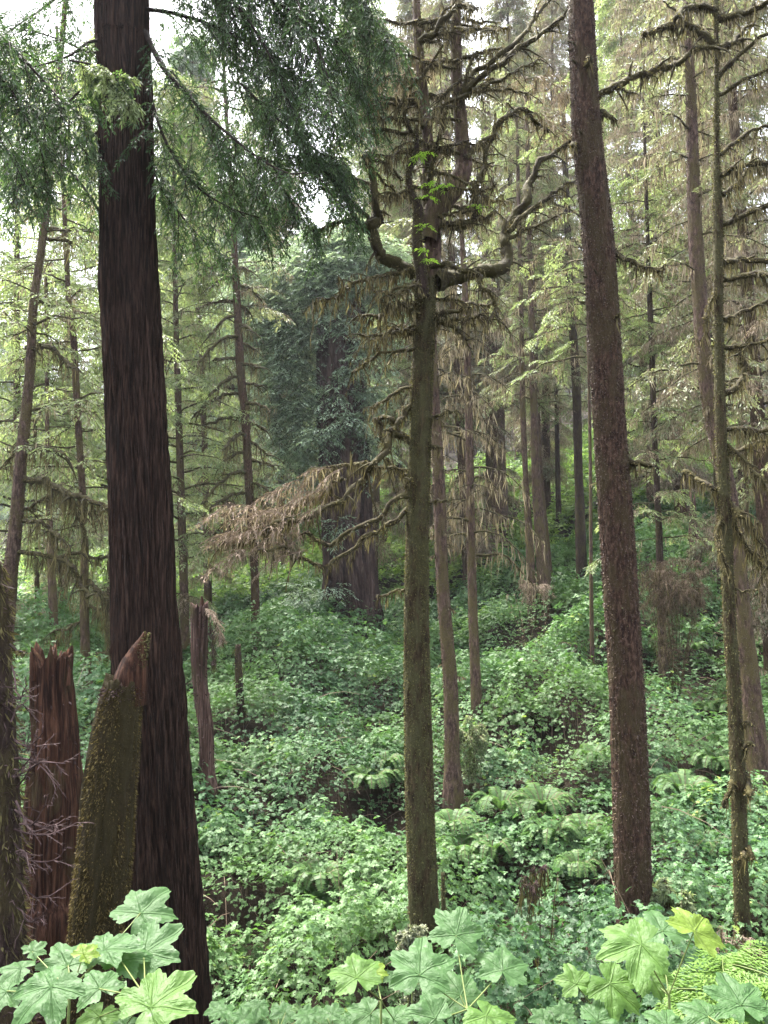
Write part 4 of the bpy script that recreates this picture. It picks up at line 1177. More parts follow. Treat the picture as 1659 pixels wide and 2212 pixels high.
# ---- the great far redwood with bluish foliage
T0 = [(545, 712, 770), (570, 706, 776), (680, 690, 784), (820, 688, 788), (1000, 692, 795), (1150, 700, 803), (1260, 702, 812), (1330, 702, 822), (1385, 698, 832)]
Y0 = 33.0
b0 = tree_base(T0, Y0)
t0 = thing('redwood_tree', 'great fluted redwood with bluish foliage clumps standing across the gully', 'tree', b0)
Q0, V, F = trunk_mesh(T0, Y0, 220, .15, 'redwood', 71, up=0, flare=1.15)
part('trunk', V, F, M['far_redwood_bark'], t0, b0, True)
def clump_crown(tree, origin, blobs, Y, mat, ll, lw, dens):
    """foliage masses: (px, py, rx, ry, droopy) each made of many short branches"""
    b = Bag()
    tb_ = TBag()
    for (px, py, rx, ry, dy) in blobs:
        c = W(px, py, Y + dy)
        s = mpp(c)
        n = int(dens * rx * ry / 400)
        v = nrm(R.normal(0, 1, (n, 3))) * (R.random((n, 1)) ** .7 * 1.15)
        p = c + v * np.array([rx * s, min(rx, ry) * s, ry * s])
        D = nrm(v * [1, 1, .2] + R.normal(0, .4, (n, 3)) + [0, 0, -.15])
        L = R.uniform(.5, 1.1, n) * 1.0
        ss = np.linspace(0, 1, 5)
        P = p[:, None] + D[:, None] * (L[:, None] * ss)[..., None]
        P[..., 2] -= .35 * L[:, None] * ss ** 2
        s2 = sub(P, 7, .42, ang=.9, droop=.2, K=4, flat=.9, taper=.4)
        b.add(leaves(s2, 5, ll, lw, ang=.8, flat=.9, jn=.3), np.clip(np.repeat(R.normal(.62, .25, len(s2)), 5), 0, 1))
        V, F = minitubes(P, .012, .005)
        tb_.add(V, F)
    b.build('foliage', M[mat], tree, origin)
    tb_.build('branchwork', M['dark_limb'], tree, origin)
clump_crown(t0, b0, [(700, 560, 60, 40, -.6), (770, 560, 60, 45, -.6), (740, 530, 60, 40, 0), (690, 590, 50, 40, -1), (825, 565, 50, 40, -.5), (640, 585, 60, 40, 0), (845, 640, 35, 50, 0), (700, 525, 45, 35, -.8), (775, 535, 45, 35, -.9), (740, 500, 40, 25, 0), (740, 590, 50, 40, -1.4), (700, 640, 40, 40, -1.5), (810, 600, 40, 40, .3), (650, 620, 60, 50, .4), (560, 600, 50, 50, 1), (600, 680, 60, 60, .6), (640, 720, 60, 60, 0),
                     (620, 800, 55, 70, .3), (640, 880, 55, 70, .2), (640, 960, 50, 60, .3), (590, 880, 25, 60, .5), (750, 700, 36, 24, -1.6), (770, 790, 30, 20, -1.7), (800, 740, 35, 45, -.6), (730, 850, 26, 16, -1.7),
                     (755, 900, 26, 26, -1.8), (800, 850, 25, 60, -.6), (800, 960, 20, 50, -.3), (690, 930, 20, 24, -1.7), (660, 1040, 40, 40, 0), (735, 1130, 16, 12, -1.9), (720, 1270, 16, 10, -1.9), (655, 1290, 28, 30, -1),
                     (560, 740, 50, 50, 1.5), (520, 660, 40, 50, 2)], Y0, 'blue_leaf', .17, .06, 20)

# ---- snags and stumps
def jag_top(V, Q, S, seed, amp):
    """pull the last rings of a broken trunk into splinters"""
    n = len(Q)
    V = V.copy()
    th = np.linspace(0, 2 * PI, S, endpoint=False)
    h = vn3(np.stack([np.cos(th) * 3 + 5, np.sin(th) * 3 + 5, th * 0 + seed], -1), seed) ** 1.6
    h2 = vn3(np.stack([np.cos(th) * 9 + 5, np.sin(th) * 9 + 5, th * 0 + seed], -1), seed + 1) ** 2
    for k in range(4):
        row = slice((n - 1 - k) * S, (n - k) * S)
        V[row, 2] += amp * (h + .6 * h2) * (1 - k / 4)
    return V

def snag(name, label, rows, Y, mat, amp, seed, S=80, step=.02, style='redwood', cat='snag', inner=True, flare=1.1, tuft=None):
    bs = tree_base(rows, Y)
    t = thing(name, label, cat, bs)
    Q, V, F = trunk_mesh(rows, Y, S, step, style, seed, up=0, flare=flare)
    nv = len(Q) * S
    V = V[:nv]
    F = F[(F < nv).all(1)]
    V = jag_top(V, Q, S, seed, amp)
    # inner wall so the broken rim has thickness
    c = Q[-1, :3]
    rim = V[-S:]
    inn = rim + (c - rim) * np.array([.45, .45, 0]) - [0, 0, amp * .35]
    low = c + (rim - c) * np.array([.1, .1, 0]) - [0, 0, amp * .2]
    low[:, 2] = c[2] - amp * .2
    k = len(V)
    V = np.vstack([V, inn, low])
    j = np.arange(S)
    j2 = (j + 1) % S
    F = np.vstack([F, np.stack([k - S + j, k - S + j2, k + j2, k + j], -1), np.stack([k + j, k + j2, k + S + j2, k + S + j], -1)])
    part('trunk', V, F, M[mat], t, bs, True)
    if tuft:
        b = Bag()
        b.add(tufts(Q, tuft[0], tuft[1], tuft[2], dn=tuft[4] if len(tuft) > 4 else .4))
        b.build('moss', M[tuft[3]], t, bs)
    return t, bs, Q

T22 = [(1440, 70, 152), (1475, 70, 152), (1608, 74, 164), (1708, 62, 174), (1842, 58, 175), (1925, 60, 172), (2050, 40, 190)]
t22, b22, Q22 = snag('broken_stump', 'tall splintered red-brown stump behind the mossy stump', T22, 6.6, 'rotten_wood', .22, 81, S=110, cat='stump', tuft=(900, .05, .012, 'dim_twig', 1.0))
for pts in [([(72, 1470), (70, 1430), (68, 1397)]), ([(148, 1480), (150, 1450), (147, 1436)]), ([(110, 1470), (108, 1440), (112, 1415)]), ([(92, 1470), (90, 1450), (88, 1432)])]:
    n = len(pts)
    P = np.array([[*W(x, y, 6.45), (12 - 5 * i) * mpp(W(x, y, 6.45)) / 2] for i, (x, y) in enumerate(pts)])
    q = spline(P, 24)
    V, F = tube(q[:, :3], np.maximum(q[:, 3], .003), 8, bark_disp('redwood', 5))
    part('splinter', V, F, M['rotten_wood'], t22, b22, True)
T21 = [(1480, 229, 306), (1540, 212, 302), (1608, 201, 298), (1708, 184, 291), (1842, 170, 284), (1925, 160, 275), (2010, 152, 262), (2200, 120, 250)]
t21, b21, Q21 = snag('mossy_stump', 'leaning moss-furred broken stump in front of the dark redwood', T21, 5.4, 'stump_moss', .05, 82, S=110, style='stump', cat='stump', tuft=(60000, .022, .007, 'stump_tuft', .9))
P = []
for (x, y, w) in [(276, 1520, 72), (281, 1475, 66), (288, 1440, 54), (298, 1410, 36), (308, 1385, 20), (314, 1366, 8)]:
    p = W(x, y, 5.42)
    P.append([*p, w / 2 * mpp(p)])
q = spline(np.array(P), 60)
V, F = tube(q[:, :3], q[:, 3], 40, bark_disp('redwood', 9))
o = part('splinter', V, F, M['rotten_wood'], t21, b21, True)
b = Bag()
b.add(tufts(np.hstack([q[:, :3] + [.012, -.005, 0], q[:, 3:4] * .8]), 500, .02, .01, lo=.5))
b.build('moss', M['tuft_moss'], o, b21)
b = Bag()
qq = Q21.copy()
b.add(tufts(qq, 350, .035, .01, lo=.975, dn=-.1))
b.build('debris', M['dim_twig'], t21, b21)

T19 = [(1318, 412, 449), (1360, 413, 448), (1475, 417, 447), (1575, 430, 460), (1660, 432, 462), (1715, 430, 472)]
t19, b19, Q19 = snag('broken_snag', 'thin broken snag with a ragged reddish top right of the dark redwood', T19, 13.6, 'snag_wood', .14, 83, S=60, step=.03, tuft=(700, .06, .02, 'dim_twig', 1.0))
brown_spray(t19, b19, [(425, 1320), (445, 1315), (465, 1335), (478, 1380)], 13.5, -.1, 14, .18, ('dead_twig', 'dark_moss'), tl=.08)
brown_spray(t19, b19, [(440, 1330), (455, 1350), (460, 1390), (462, 1430)], 13.5, 0, 12, .14, ('dim_twig', 'dark_moss'), tl=.07)
P = []
for (x, y, w) in [(434, 1330, 12), (436, 1305, 9), (436, 1288, 3)]:
    p = W(x, y, 13.55)
    P.append([*p, w / 2 * mpp(p)])
q = spline(np.array(P), 16)
V, F = tube(q[:, :3], q[:, 3], 8, bark_disp('redwood', 9))
part('splinter', V, F, M['rotten_wood'], t19, b19, True)
T20 = [(1400, 508, 520), (1450, 508, 523), (1535, 512, 528)]
t20, b20, Q20 = snag('broken_snag', 'short thin snag on the slope right of the ragged-topped snag', T20, 18, 'dark_bark', .12, 84, S=30, step=.05, tuft=(300, .06, .02, 'dark_moss', 1.0))
T24 = [(1100, 1490, 1502), (1150, 1488, 1508), (1190, 1486, 1512)]
snag('broken_snag', 'weathered pointed snag low between the brown brush and the thin mossy trunk', T24, 30, 'snag_wood', .9, 85, S=30, step=.08)
T25 = [(1888, 953, 960), (1960, 954, 963), (2040, 956, 968), (2110, 955, 972)]
t25, b25, Q25 = snag('mossy_post_snag', 'short pole-like mossy snag right beside the foot of the forked tree', T25, 8.4, 'mossy_bark', .02, 86, S=24, step=.02, tuft=(900, .02, .01, 'tuft_moss', .4))

# ---- dark shaggy trunk at the left edge
T23 = [(1205, -14, -2), (1235, -22, 5), (1262, -34, 11), (1300, -34, 15), (1475, -30, 24), (1675, -26, 38), (1800, -22, 42), (2040, -30, 52), (2200, -40, 66)]
b23 = tree_base(T23, 4.6)
t23 = thing('shaggy_dead_tree', 'dark dead trunk shaggy with fine twigs cut by the left edge', 'tree', b23)
Q23, V, F = trunk_mesh(T23, 4.6, 60, .03, 'rough', 91, up=0, flare=1.2)
part('trunk', V, F, M['dark_bark'], t23, b23, True)
def fine_twigs(tree, origin, roots, Y, n, L, mat='dim_twig'):
    P = []
    for (x0, y0, x1, y1, dY) in roots:
        a, c = W(x0, y0, Y), W(x1, y1, Y + dY)
        s = np.linspace(0, 1, 8)[:, None]
        p = a * (1 - s) + c * s
        p[:, 2] += .06 * np.sin(s[:, 0] * PI) * R.choice([-1, 1])
        P.append(p + np.cumsum(R.normal(0, .006, p.shape), axis=0))
    P = np.array(P)
    s1 = sub(P, 6, L, ang=.7, droop=.1, K=6, flat=.5, taper=.3)
    s2 = sub(s1, 6, L * .35, ang=.7, droop=.1, K=4, flat=.5)
    tb_ = TBag()
    tb_.add(*minitubes(P, .006, .003, 4))
    tb_.add(*minitubes(s1, .003, .0015))
    tb_.add(*minitubes(s2, .0018, .001))
    V = np.concatenate(tb_.v)
    part('dead_twigwork', V, np.concatenate(tb_.f), M[mat], tree, origin, False, R.random(len(V)))
fine_twigs(t23, b23, [(30, 1600, 100, 1590, -.1), (30, 1640, 130, 1700, -.2), (35, 1700, 140, 1660, -.3), (35, 1750, 150, 1760, -.2), (30, 1790, 160, 1770, .1), (30, 1820, 120, 1850, -.1),
                      (35, 1900, 130, 1940, -.1), (30, 1560, 75, 1530, .1), (20, 1500, 60, 1490, -.1), (30, 1680, 90, 1620, .2), (35, 1730, 110, 1790, -.4), (38, 1960, 90, 1970, -.2),
                      (30, 1660, 70, 1600, -.3), (25, 1440, 50, 1500, -.2), (35, 1840, 80, 1880, -.3), (40, 1780, 90, 1720, -.4)], 4.5, 9, .14)
b = Bag()
b.add(tufts(Q23, 3500, .07, .010, dn=1.0))
b.build('moss', M['dark_moss'], t23, b23)
b = Bag()
b.add(tufts(Q23, 2200, .06, .006, dn=.1))
b.build('twiglets', M['dim_twig'], t23, b23)
limb(t23, b23, [(20, 1392), (45, 1394), (66, 1400)], 4.5, 5, 2, -.1, .8, 0, .05, mat='dark_limb', mossmat='dark_moss', hl=.06)

# ------------------------------------------------------------------ background conifers (archetypes, then copies)
def archetype(name, Ht, z0, nb, L, droop, lift, leaf, dead, r0, bark, ll=.14, lw=.048, moss=.6, hl=.7, nsub=14, nf=9, far=False):
    t = thing(name, 'x', 'tree', (0, 0, -500))
    zz = np.linspace(0, Ht, 60)
    wob = np.stack([.25 * np.sin(zz * .17 + Ht), .25 * np.cos(zz * .13 + L), zz], -1)
    rad = r0 * (1 - zz / Ht) ** .8 + .02
    rad[:3] *= [1.35, 1.15, 1.05]
    V, F = tube(wob, rad, 16, bark_disp('rough', int(L * 10)))
    link('trunk', make_mesh('trunk', V, F, M[bark], True), t)
    z = z0 + (Ht - z0) * np.linspace(0, 1, nb) ** 1.1 + R.uniform(-.2, .2, nb)
    nlow = int(z0 * 3)
    z[:nlow] = R.uniform(z0 * .45, z0, nlow)              # dead mossy stubs under the crown
    z = np.clip(z, .8, Ht - .3)
    a = np.arange(nb) * 2.399 + R.uniform(0, .7, nb)
    prof = np.clip(1.15 - (z / Ht) ** 1.3, .12, 1) * np.clip(.65 + (z - z0) / 6, .65, 1)
    Ls = L * prof * R.uniform(.65, 1.2, nb)
    Ls[:nlow] *= R.uniform(.15, .5, nlow)
    D = nrm(np.stack([np.cos(a), np.sin(a), lift + .5 * (z / Ht) + R.normal(0, .1, nb)], -1))
    base = np.stack([np.interp(z, zz, wob[:, 0]), np.interp(z, zz, wob[:, 1]), z], -1)
    K = 8
    s = np.linspace(0, 1, K)
    P = base[:, None] + D[:, None] * (Ls[:, None] * s)[..., None]
    P[..., 2] -= (droop * Ls)[:, None] * s ** 2
    P += np.cumsum(R.normal(0, .012, P.shape), axis=1) * Ls[:, None, None]
    V, F = minitubes(P, .045 * prof, .012, 4)
    link('branchwork', make_mesh('branch', V, F, M['limb_bark'], True), t)
    s1 = sub(P, nsub, L * .30, ang=.95, droop=.35, K=5, t0=.15, flat=.88, taper=.45)
    mask = R.random(len(s1)) > np.where(np.arange(len(s1)) < nlow * nsub, .85, dead)
    s2 = sub(s1[mask], nf, L * .12, ang=.85, droop=.3, K=4, flat=.9, taper=.4)
    q = leaves(s2, 5, ll, lw, ang=.8, flat=.92, jn=.3)
    ti = np.clip(np.repeat(R.normal(.5, .2, len(s2)), 5), 0, 1)
    link('foliage', make_mesh('foliage', q.reshape(-1, 3), np.arange(len(q) * 4).reshape(-1, 4), M[leaf], False, np.repeat(ti, 4)), t)
    b = []
    b.append(hang(P, int(34 * moss), .05, hl * .8, .016))
    b.append(hang(s1, int(13 * moss) + 1, .04, hl * .45, .013))
    if (~mask).any():
        s3 = sub(s1[~mask], 6, L * .12, ang=.8, droop=.4, K=3, flat=.8)
        q2 = leaves(s3, 4, ll * .9, lw * .35, ang=.6)
        link('dead_twigs', make_mesh('dead_twigs', q2.reshape(-1, 3), np.arange(len(q2) * 4).reshape(-1, 4), M['dead_twig'], False, np.repeat(R.random(len(q2)), 4)), t)
    q = np.concatenate(b)
    link('hanging_lichen', make_mesh('hanging_lichen', q.reshape(-1, 3), np.arange(len(q) * 4).reshape(-1, 4), M['lichen'], False, np.repeat(R.random(len(q)), 4)), t)
    return t

ARC = {
    'h': archetype('hemlock_tree', 23, 2.5, 90, 3.6, .40, .12, 'hemlock_leaf', .12, .16, 'thin_bark', moss=.6),
    'g': archetype('hemlock_tree', 25, 4.5, 115, 3.8, .45, .05, 'hemlock_leaf', .40, .19, 'thin_bark', moss=1.6),
    's': archetype('spruce_tree', 28, 5.0, 125, 3.4, .50, .10, 'dull_leaf', .72, .22, 'spruce_bark', moss=3.0, hl=.9),
    'd': archetype('spruce_tree', 27, 4.5, 125, 3.2, .40, .15, 'dull_leaf', .45, .18, 'dark_bark', moss=2.2, hl=.8),
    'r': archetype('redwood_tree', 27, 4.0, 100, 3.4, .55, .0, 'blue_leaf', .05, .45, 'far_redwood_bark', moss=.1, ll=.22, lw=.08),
}
used = set()
def plant(kind, px, Y, label, scale=1.0, group=None, cat='tree'):
    x = (px - 829.5) / FPX * Y
    loc = (x, Y, Hs(x, Y) - .15)
    root = ARC[kind]
    rz = R.uniform(0, 2 * PI)
    if kind not in used:
        used.add(kind)
        root.location = loc
        root.rotation_euler = (0, 0, rz)
        root.scale = (scale,) * 3
        return tag(root, label, cat, group)
    return copy_thing(root, loc, rz, scale, label, cat, group)

MID = [
    ('h', 15, 26, 'bright hemlock filling the gap at the far left edge'),
    ('h', 230, 30, 'light green hemlock half hidden by the dark redwood'),
    ('g', 130, 34, 'pale hemlock behind the grey trunk on the left'),
    ('h', 395, 28, 'light green hemlock showing just right of the dark redwood'),
    ('g', 445, 40, 'pale hemlock behind the ragged-topped snag'),
    ('s', 610, 46, 'lichen-hung spruce left of the great redwood crown'),
    ('d', 900, 46, 'dusky spruce behind the upper left limbs of the forked tree'),
    ('g', 925, 50, 'green hemlock directly behind the forked tree'),
    ('s', 1000, 40, 'tan lichen-draped spruce behind the candelabra limbs'),
    ('d', 1085, 46, 'dusky spruce between the candelabra limbs and the stout trunk'),
    ('s', 1190, 50, 'brown lichen-hung spruce at the left of the stout trunk'),
    ('s', 1350, 48, 'brown lichen-hung spruce at the right of the stout trunk'),
    ('h', 1395, 40, 'bright hemlock behind the young dark-stemmed hemlock'),
    ('s', 1460, 36, 'tan lichen-draped spruce above the brown brush'),
    ('d', 1560, 26, 'dusky spruce behind the thin mossy trunk'),
    ('s', 1640, 20, 'lichen-hung spruce cut by the right edge'),
    ('g', 1620, 36, 'hemlock behind the trees at the right edge'),
    ('d', 850, 55, 'dark spruce behind the right side of the great redwood'),
    ('r', 560, 58, 'bluish redwood between the reddish trunk and the great redwood'),
    ('r', 430, 62, 'bluish redwood in the haze right of the dark redwood'),
    ('r', 400, 74, 'tall hazy redwood between the dark redwood and the reddish trunk'),
    ('h', 335, 44, 'tall light hemlock directly behind the dark redwood'),
    ('r', 490, 52, 'hazy redwood directly behind the straight reddish trunk'),
    ('g', 810, 42, 'tall hemlock rising behind the great redwood top'),
    ('s', 1180, 62, 'very tall lichen-hung spruce filling the top left of the stout trunk'),
    ('g', 860, 64, 'very tall hemlock behind the top of the forked tree'),
    ('g', 1130, 76, 'tallest far hemlock at the top between forked tree and stout trunk'),
    ('h', 560, 66, 'tall pale hemlock above the straight reddish trunk'),
    ('h', 700, 60, 'light hemlock beyond the great redwood crown'),
]
for k, px, Y, lab in MID:
    plant(k, px, Y, lab, R.uniform(.9, 1.1) * (1.75 if Y > 60 and lab != 'light hemlock beyond the great redwood crown' else 1.3 if Y > 34 and px > 780 else 1))
rf = np.random.default_rng(5)
nfar = 0
for ring, (ya, yb, cnt, smin, smax) in enumerate([(56, 78, 18, .8, 1.0), (80, 120, 36, .8, 1.05), (125, 185, 60, .9, 1.2)]):
    for i in range(cnt):
        px = -80 + (i + rf.uniform(.1, .9)) * 1820 / cnt
        Y = rf.uniform(ya, yb)
        if ring == 0 and (px > 820 or (px < 420 and rf.random() < .6)):
            continue
        k = rf.choice(list('rrrhg' if px < 800 else 'sgdhr'))
        sc = rf.uniform(smin, smax) * (.75 if px < 470 and ring < 2 else 1)
        plant(k, px, Y, 'conifer standing deep in the hazy wood beyond the nearer trees', sc, 'far conifers in the haze')

# ------------------------------------------------------------------ sword ferns and brush
def fern_mesh(nf, L, pin=26, bip=False, up=1.7):
    a = np.arange(nf) * 2.4 + R.uniform(0, .5, nf)
    Ls = L * R.uniform(.75, 1.15, nf)
    D = nrm(np.stack([np.cos(a), np.sin(a), np.full(nf, up)], -1))
    s = np.linspace(0, 1, 10)
    P = D[:, None] * (Ls[:, None] * s)[..., None]
    P[..., 2] -= (.42 * up * Ls)[:, None] * s ** 2.6
    q = []
    for side in (0, 1):
        t = np.tile(np.linspace(.12, .98, pin), (nf, 1))
        pos, T = at(P, t)
        X = nrm(np.cross(T, [0, 0, 1.0])) * (1 if side else -1)
        l = (L * .115 * np.sin(np.clip(t * 2.6 + .35, 0, PI)) ** .6)[..., None] * R.uniform(.85, 1.1, (nf, pin, 1))
        w = L * .017
        Dd = nrm(X + .35 * T + [0, 0, -.15])
        q.append(np.stack([pos, pos + Dd * l * .3 + T * w, pos + Dd * l, pos + Dd * l * .3 - T * w], 2).reshape(-1, 4, 3))
    q = np.concatenate(q)
    V, F = minitubes(P, .004, .002)
    return q, V, F
FA = []
for i in range(3):
    q, V, F = fern_mesh([16, 13, 20][i], [.85, .7, 1.0][i])
    t = thing('sword_fern', 'x', 'fern', (0, 0, 0))
    link('fronds', make_mesh('fronds', q.reshape(-1, 3), np.arange(len(q) * 4).reshape(-1, 4), M['fern_leaf'], False, np.repeat(R.random(len(q)) * .5 + .3, 4)), t)
    link('frond_stalks', make_mesh('frond_stalks', V, F, M['twig_brown'], False, R.random(len(V))), t)
    FA.append(t)
FERNS = [(830, 1670, 'dark fern arching over the black hollow left of the forked tree'), (955, 1830, 'upright sword fern just right of the forked tree foot'),
         (1010, 1850, 'sword fern in the dark hollow right of the forked tree'), (1235, 1345, 'pale sword fern left of the stout trunk, uppermost pair member'),
         (1270, 1360, 'sword fern touching the left of the stout trunk, mid slope'), (1480, 1700, 'sword fern on the slope midway between stout and thin trunks'),
         (1530, 1520, 'sword fern below the brown brush near the thin trunk'), (1440, 1620, 'small sword fern just right of the stout trunk'),
         (1060, 1120, 'bright sword fern left of the three-trunk cluster'), (1130, 1130, 'bright sword fern touching the three-trunk cluster'),
         (1410, 1090, 'bright sword fern at the foot of the young hemlock stem'), (1380, 1110, 'bright sword fern between stout trunk and young hemlock'),
         (1200, 1160, 'bright sword fern right of the three-trunk cluster'), (850, 1290, 'pale sword fern beside the great redwood foot'),
         (1540, 1640, 'sword fern left of the thin mossy trunk, lower slope'), (1650, 1010, 'far sword fern at the right edge of the slope'),
         (1500, 1760, 'low sword fern left of the thin trunk, near the gully'), (690, 1880, 'sword fern showing in the shrubs left of the forked tree')]
cr = {}
for i, (px, py, lab) in enumerate(FERNS):
    # find the depth where the slope shows at this row
    best = min(np.arange(7, 60, .25), key=lambda Y: abs(W(px, py, Y)[2] - (Hs(W(px, py, Y)[0], Y) + .45)))
    p = W(px, py, best)
    loc = (p[0], p[1], Hs(p[0], p[1]) + .25)
    src = FA[i % 3]
    if i < 3:
        src.location = loc
        tag(src, lab, 'fern', 'sword ferns on the slope')
    else:
        copy_thing(src, loc, R.uniform(0, 6), R.uniform(.8, 1.2), lab, 'fern', 'sword ferns on the slope')

HF = [(835, 1660), (800, 1690), (1000, 1850), (1060, 1850), (1250, 1880), (1560, 1660), (560, 1540), (1150, 1540), (710, 1480)]
for i in range(34 + len(HF)):
    px, py = (R.uniform(950, 1655), R.uniform(1080, 1820)) if i < 34 else HF[i - 34]
    best = min(np.arange(9, 60, .5), key=lambda Y: abs(W(px, py, Y)[2] - (Hs(W(px, py, Y)[0], Y) + .45)))
    p = W(px, py, best)
    copy_thing(FA[i % 3], (p[0], p[1], Hs(p[0], p[1]) + R.uniform(.2, .45)), R.uniform(0, 6), R.uniform(.8, 1.3), 'sword fern half sunk among the shrubs of the slope', 'fern', 'sword ferns sunk in the shrubs')

def brush(name, label, px, py, Y, rx, ry, n, mats, leafy=None, hl=.3):
    c = W(px, py, Y)
    s = mpp(c)
    o = np.array([c[0], c[1], Hs(c[0], c[1])])
    t = thing(name, label, 'shrub', o)
    v = nrm(R.normal(0, 1, (n, 3))) * R.uniform(.25, 1.0, (n, 1)) ** .5
    e = c + v * np.array([rx, rx * .7, ry]) * s + [0, 0, -.12 * ry * s]
    v[:, 2] = np.abs(v[:, 2])
    root = c + (e - c) * .25 + [0, 0, -.3 * ry * s]
    root[:n // 4] = o
    ss = np.linspace(0, 1, 8)[None, :, None]
    mid = (root + e) / 2 + [0, 0, ry * s * .5]
    P = (1 - ss) ** 2 * root[:, None] + 2 * ss * (1 - ss) * mid[:, None] + ss ** 2 * e[:, None]
    V, F = minitubes(P, .008, .003, 4)
    part('stems', V, F, M['limb_bark'], t, o, True)
    s1 = sub(P, 10, rx * s * .35, ang=.9, droop=.6, K=5, t0=.3, flat=.5)
    s2 = sub(s1, 7, rx * s * .14, ang=.9, droop=.5, K=4, flat=.5)
    V, F = minitubes(np.concatenate([s1[:, :4], s2]), .0035, .0018)
    part('twigwork', V, F, M[mats[0]], t, o, False, R.random(len(V)))
    b = Bag()
    b.add(hang(s1, 4, .03, hl, .010))
    b.build('hanging_moss', M[mats[1]], t, o)
    if leafy:
        b = Bag()
        b.add(leaves(s2, 4, .05, .022, ang=.9, flat=.6))
        b.build('foliage', M[leafy], t, o)
brush('brown_brush', 'big round mass of brown dead brush on the slope right of the stout trunk', 1455, 1265, 19, 95, 75, 110, ('brush_twig', 'dark_moss'), hl=.25)
brush('brown_brush', 'dusky brush leaning over from the left side of the big brown mass', 1420, 1230, 20.5, 50, 60, 24, ('dim_twig', 'dark_moss'), hl=.6)
brush('huckleberry_shrub', 'yellowish fine-leaved shrub at the foot of the slim trunks right of centre', 1015, 1585, 15.5, 52, 40, 34, ('dead_twig', 'dark_moss'), 'hemlock_leaf', hl=.1)
brush('huckleberry_shrub', 'thin mossy drooping bush below the slope in the lower centre right', 1165, 1900, 8.5, 50, 60, 10, ('dim_twig', 'dark_moss'), None, hl=.4)
brush('huckleberry_shrub', 'feathery grey shrub against the left foot of the forked tree', 890, 2040, 8.0, 45, 60, 26, ('dim_twig', 'dark_moss'), 'dull_leaf', hl=.1)
brush('huckleberry_shrub', 'brown tangled brush at the foot of the thin right trunk', 1560, 2060, 8.2, 90, 60, 30, ('dead_twig', 'dark_moss'), None, hl=.3)
brush('huckleberry_shrub', 'brown tangled brush below the stout trunk behind the big leaves', 1400, 2080, 7.6, 90, 60, 30, ('dim_twig', 'dark_moss'), None, hl=.3)
brush('huckleberry_shrub', 'wispy green shrub right of the stout trunk foot', 1450, 1950, 8.3, 60, 60, 24, ('dim_twig', 'dark_moss'), 'hemlock_leaf', hl=.08)
brush('huckleberry_shrub', 'dead brush on the slope left of the stout trunk', 1150, 1270, 22, 60, 30, 20, ('dead_twig', 'dark_moss'), None, hl=.2)

# ------------------------------------------------------------------ near thimbleberry plants
def thimble_mat(name, c0, c1, spots=.5, trans=.45):
    m, t, out = newmat(name)
    va = N(t, "ShaderNodeAttribute", attribute_name="vein")
    f = noise(t, 9, 4, .6)
    c = mixc(t, f, c0, c1)
    c = mixc(t, va.outputs['Fac'], c, tuple(min(1, q * 1.25 + .01) for q in c1))
    sp = noise(t, 38, 3, .6)
    sr = ramp(t, [(0.66 - spots * .1, (0, 0, 0)), (0.72 - spots * .08, (.55, .55, .55))], sp)
    c = mixc(t, sr.outputs[0], c, (.18, .24, .15))
    hol = noise(t, 26, 2, .5)
    p = N(t, "ShaderNodeBsdfPrincipled")
    t.links.new(c, p.inputs['Base Color'])
    p.inputs['Roughness'].default_value = .55
    p.inputs['Specular IOR Level'].default_value = .35
    bp = N(t, "ShaderNodeBump")
    bp.inputs['Distance'].default_value = .004
    ad = N(t, "ShaderNodeMath", operation='SUBTRACT')
    t.links.new(noise(t, 70, 3, .6), ad.inputs[0])
    t.links.new(va.outputs['Fac'], ad.inputs[1])
    t.links.new(ad.outputs[0], bp.inputs['Height'])
    t.links.new(bp.outputs[0], p.inputs['Normal'])
    tr = N(t, "ShaderNodeBsdfTranslucent")
    tr.inputs[0].default_value = (c1[0] * 1.6, c1[1] * 1.5, c1[2] * .7, 1)
    mx = N(t, "ShaderNodeMixShader")
    mx.inputs[0].default_value = trans
    t.links.new(p.outputs[0], mx.inputs[1])
    t.links.new(tr.outputs[0], mx.inputs[2])
    t.links.new(mx.outputs[0], out.inputs[0])
    return m
M['thimble'] = thimble_mat('thimble', (.038, .092, .026), (.062, .138, .042), .5, .5)
M['thimble_bright'] = thimble_mat('thimble_bright', (.055, .120, .024), (.088, .172, .032), .2, .5)
M['thimble_yellow'] = thimble_mat('thimble_yellow', (.10, .165, .020), (.14, .215, .026), .1, .5)
M['stalk'] = leaf_mat('stalk', [(0, (.07, .10, .025)), (1, (.12, .15, .045))], trans=.1)

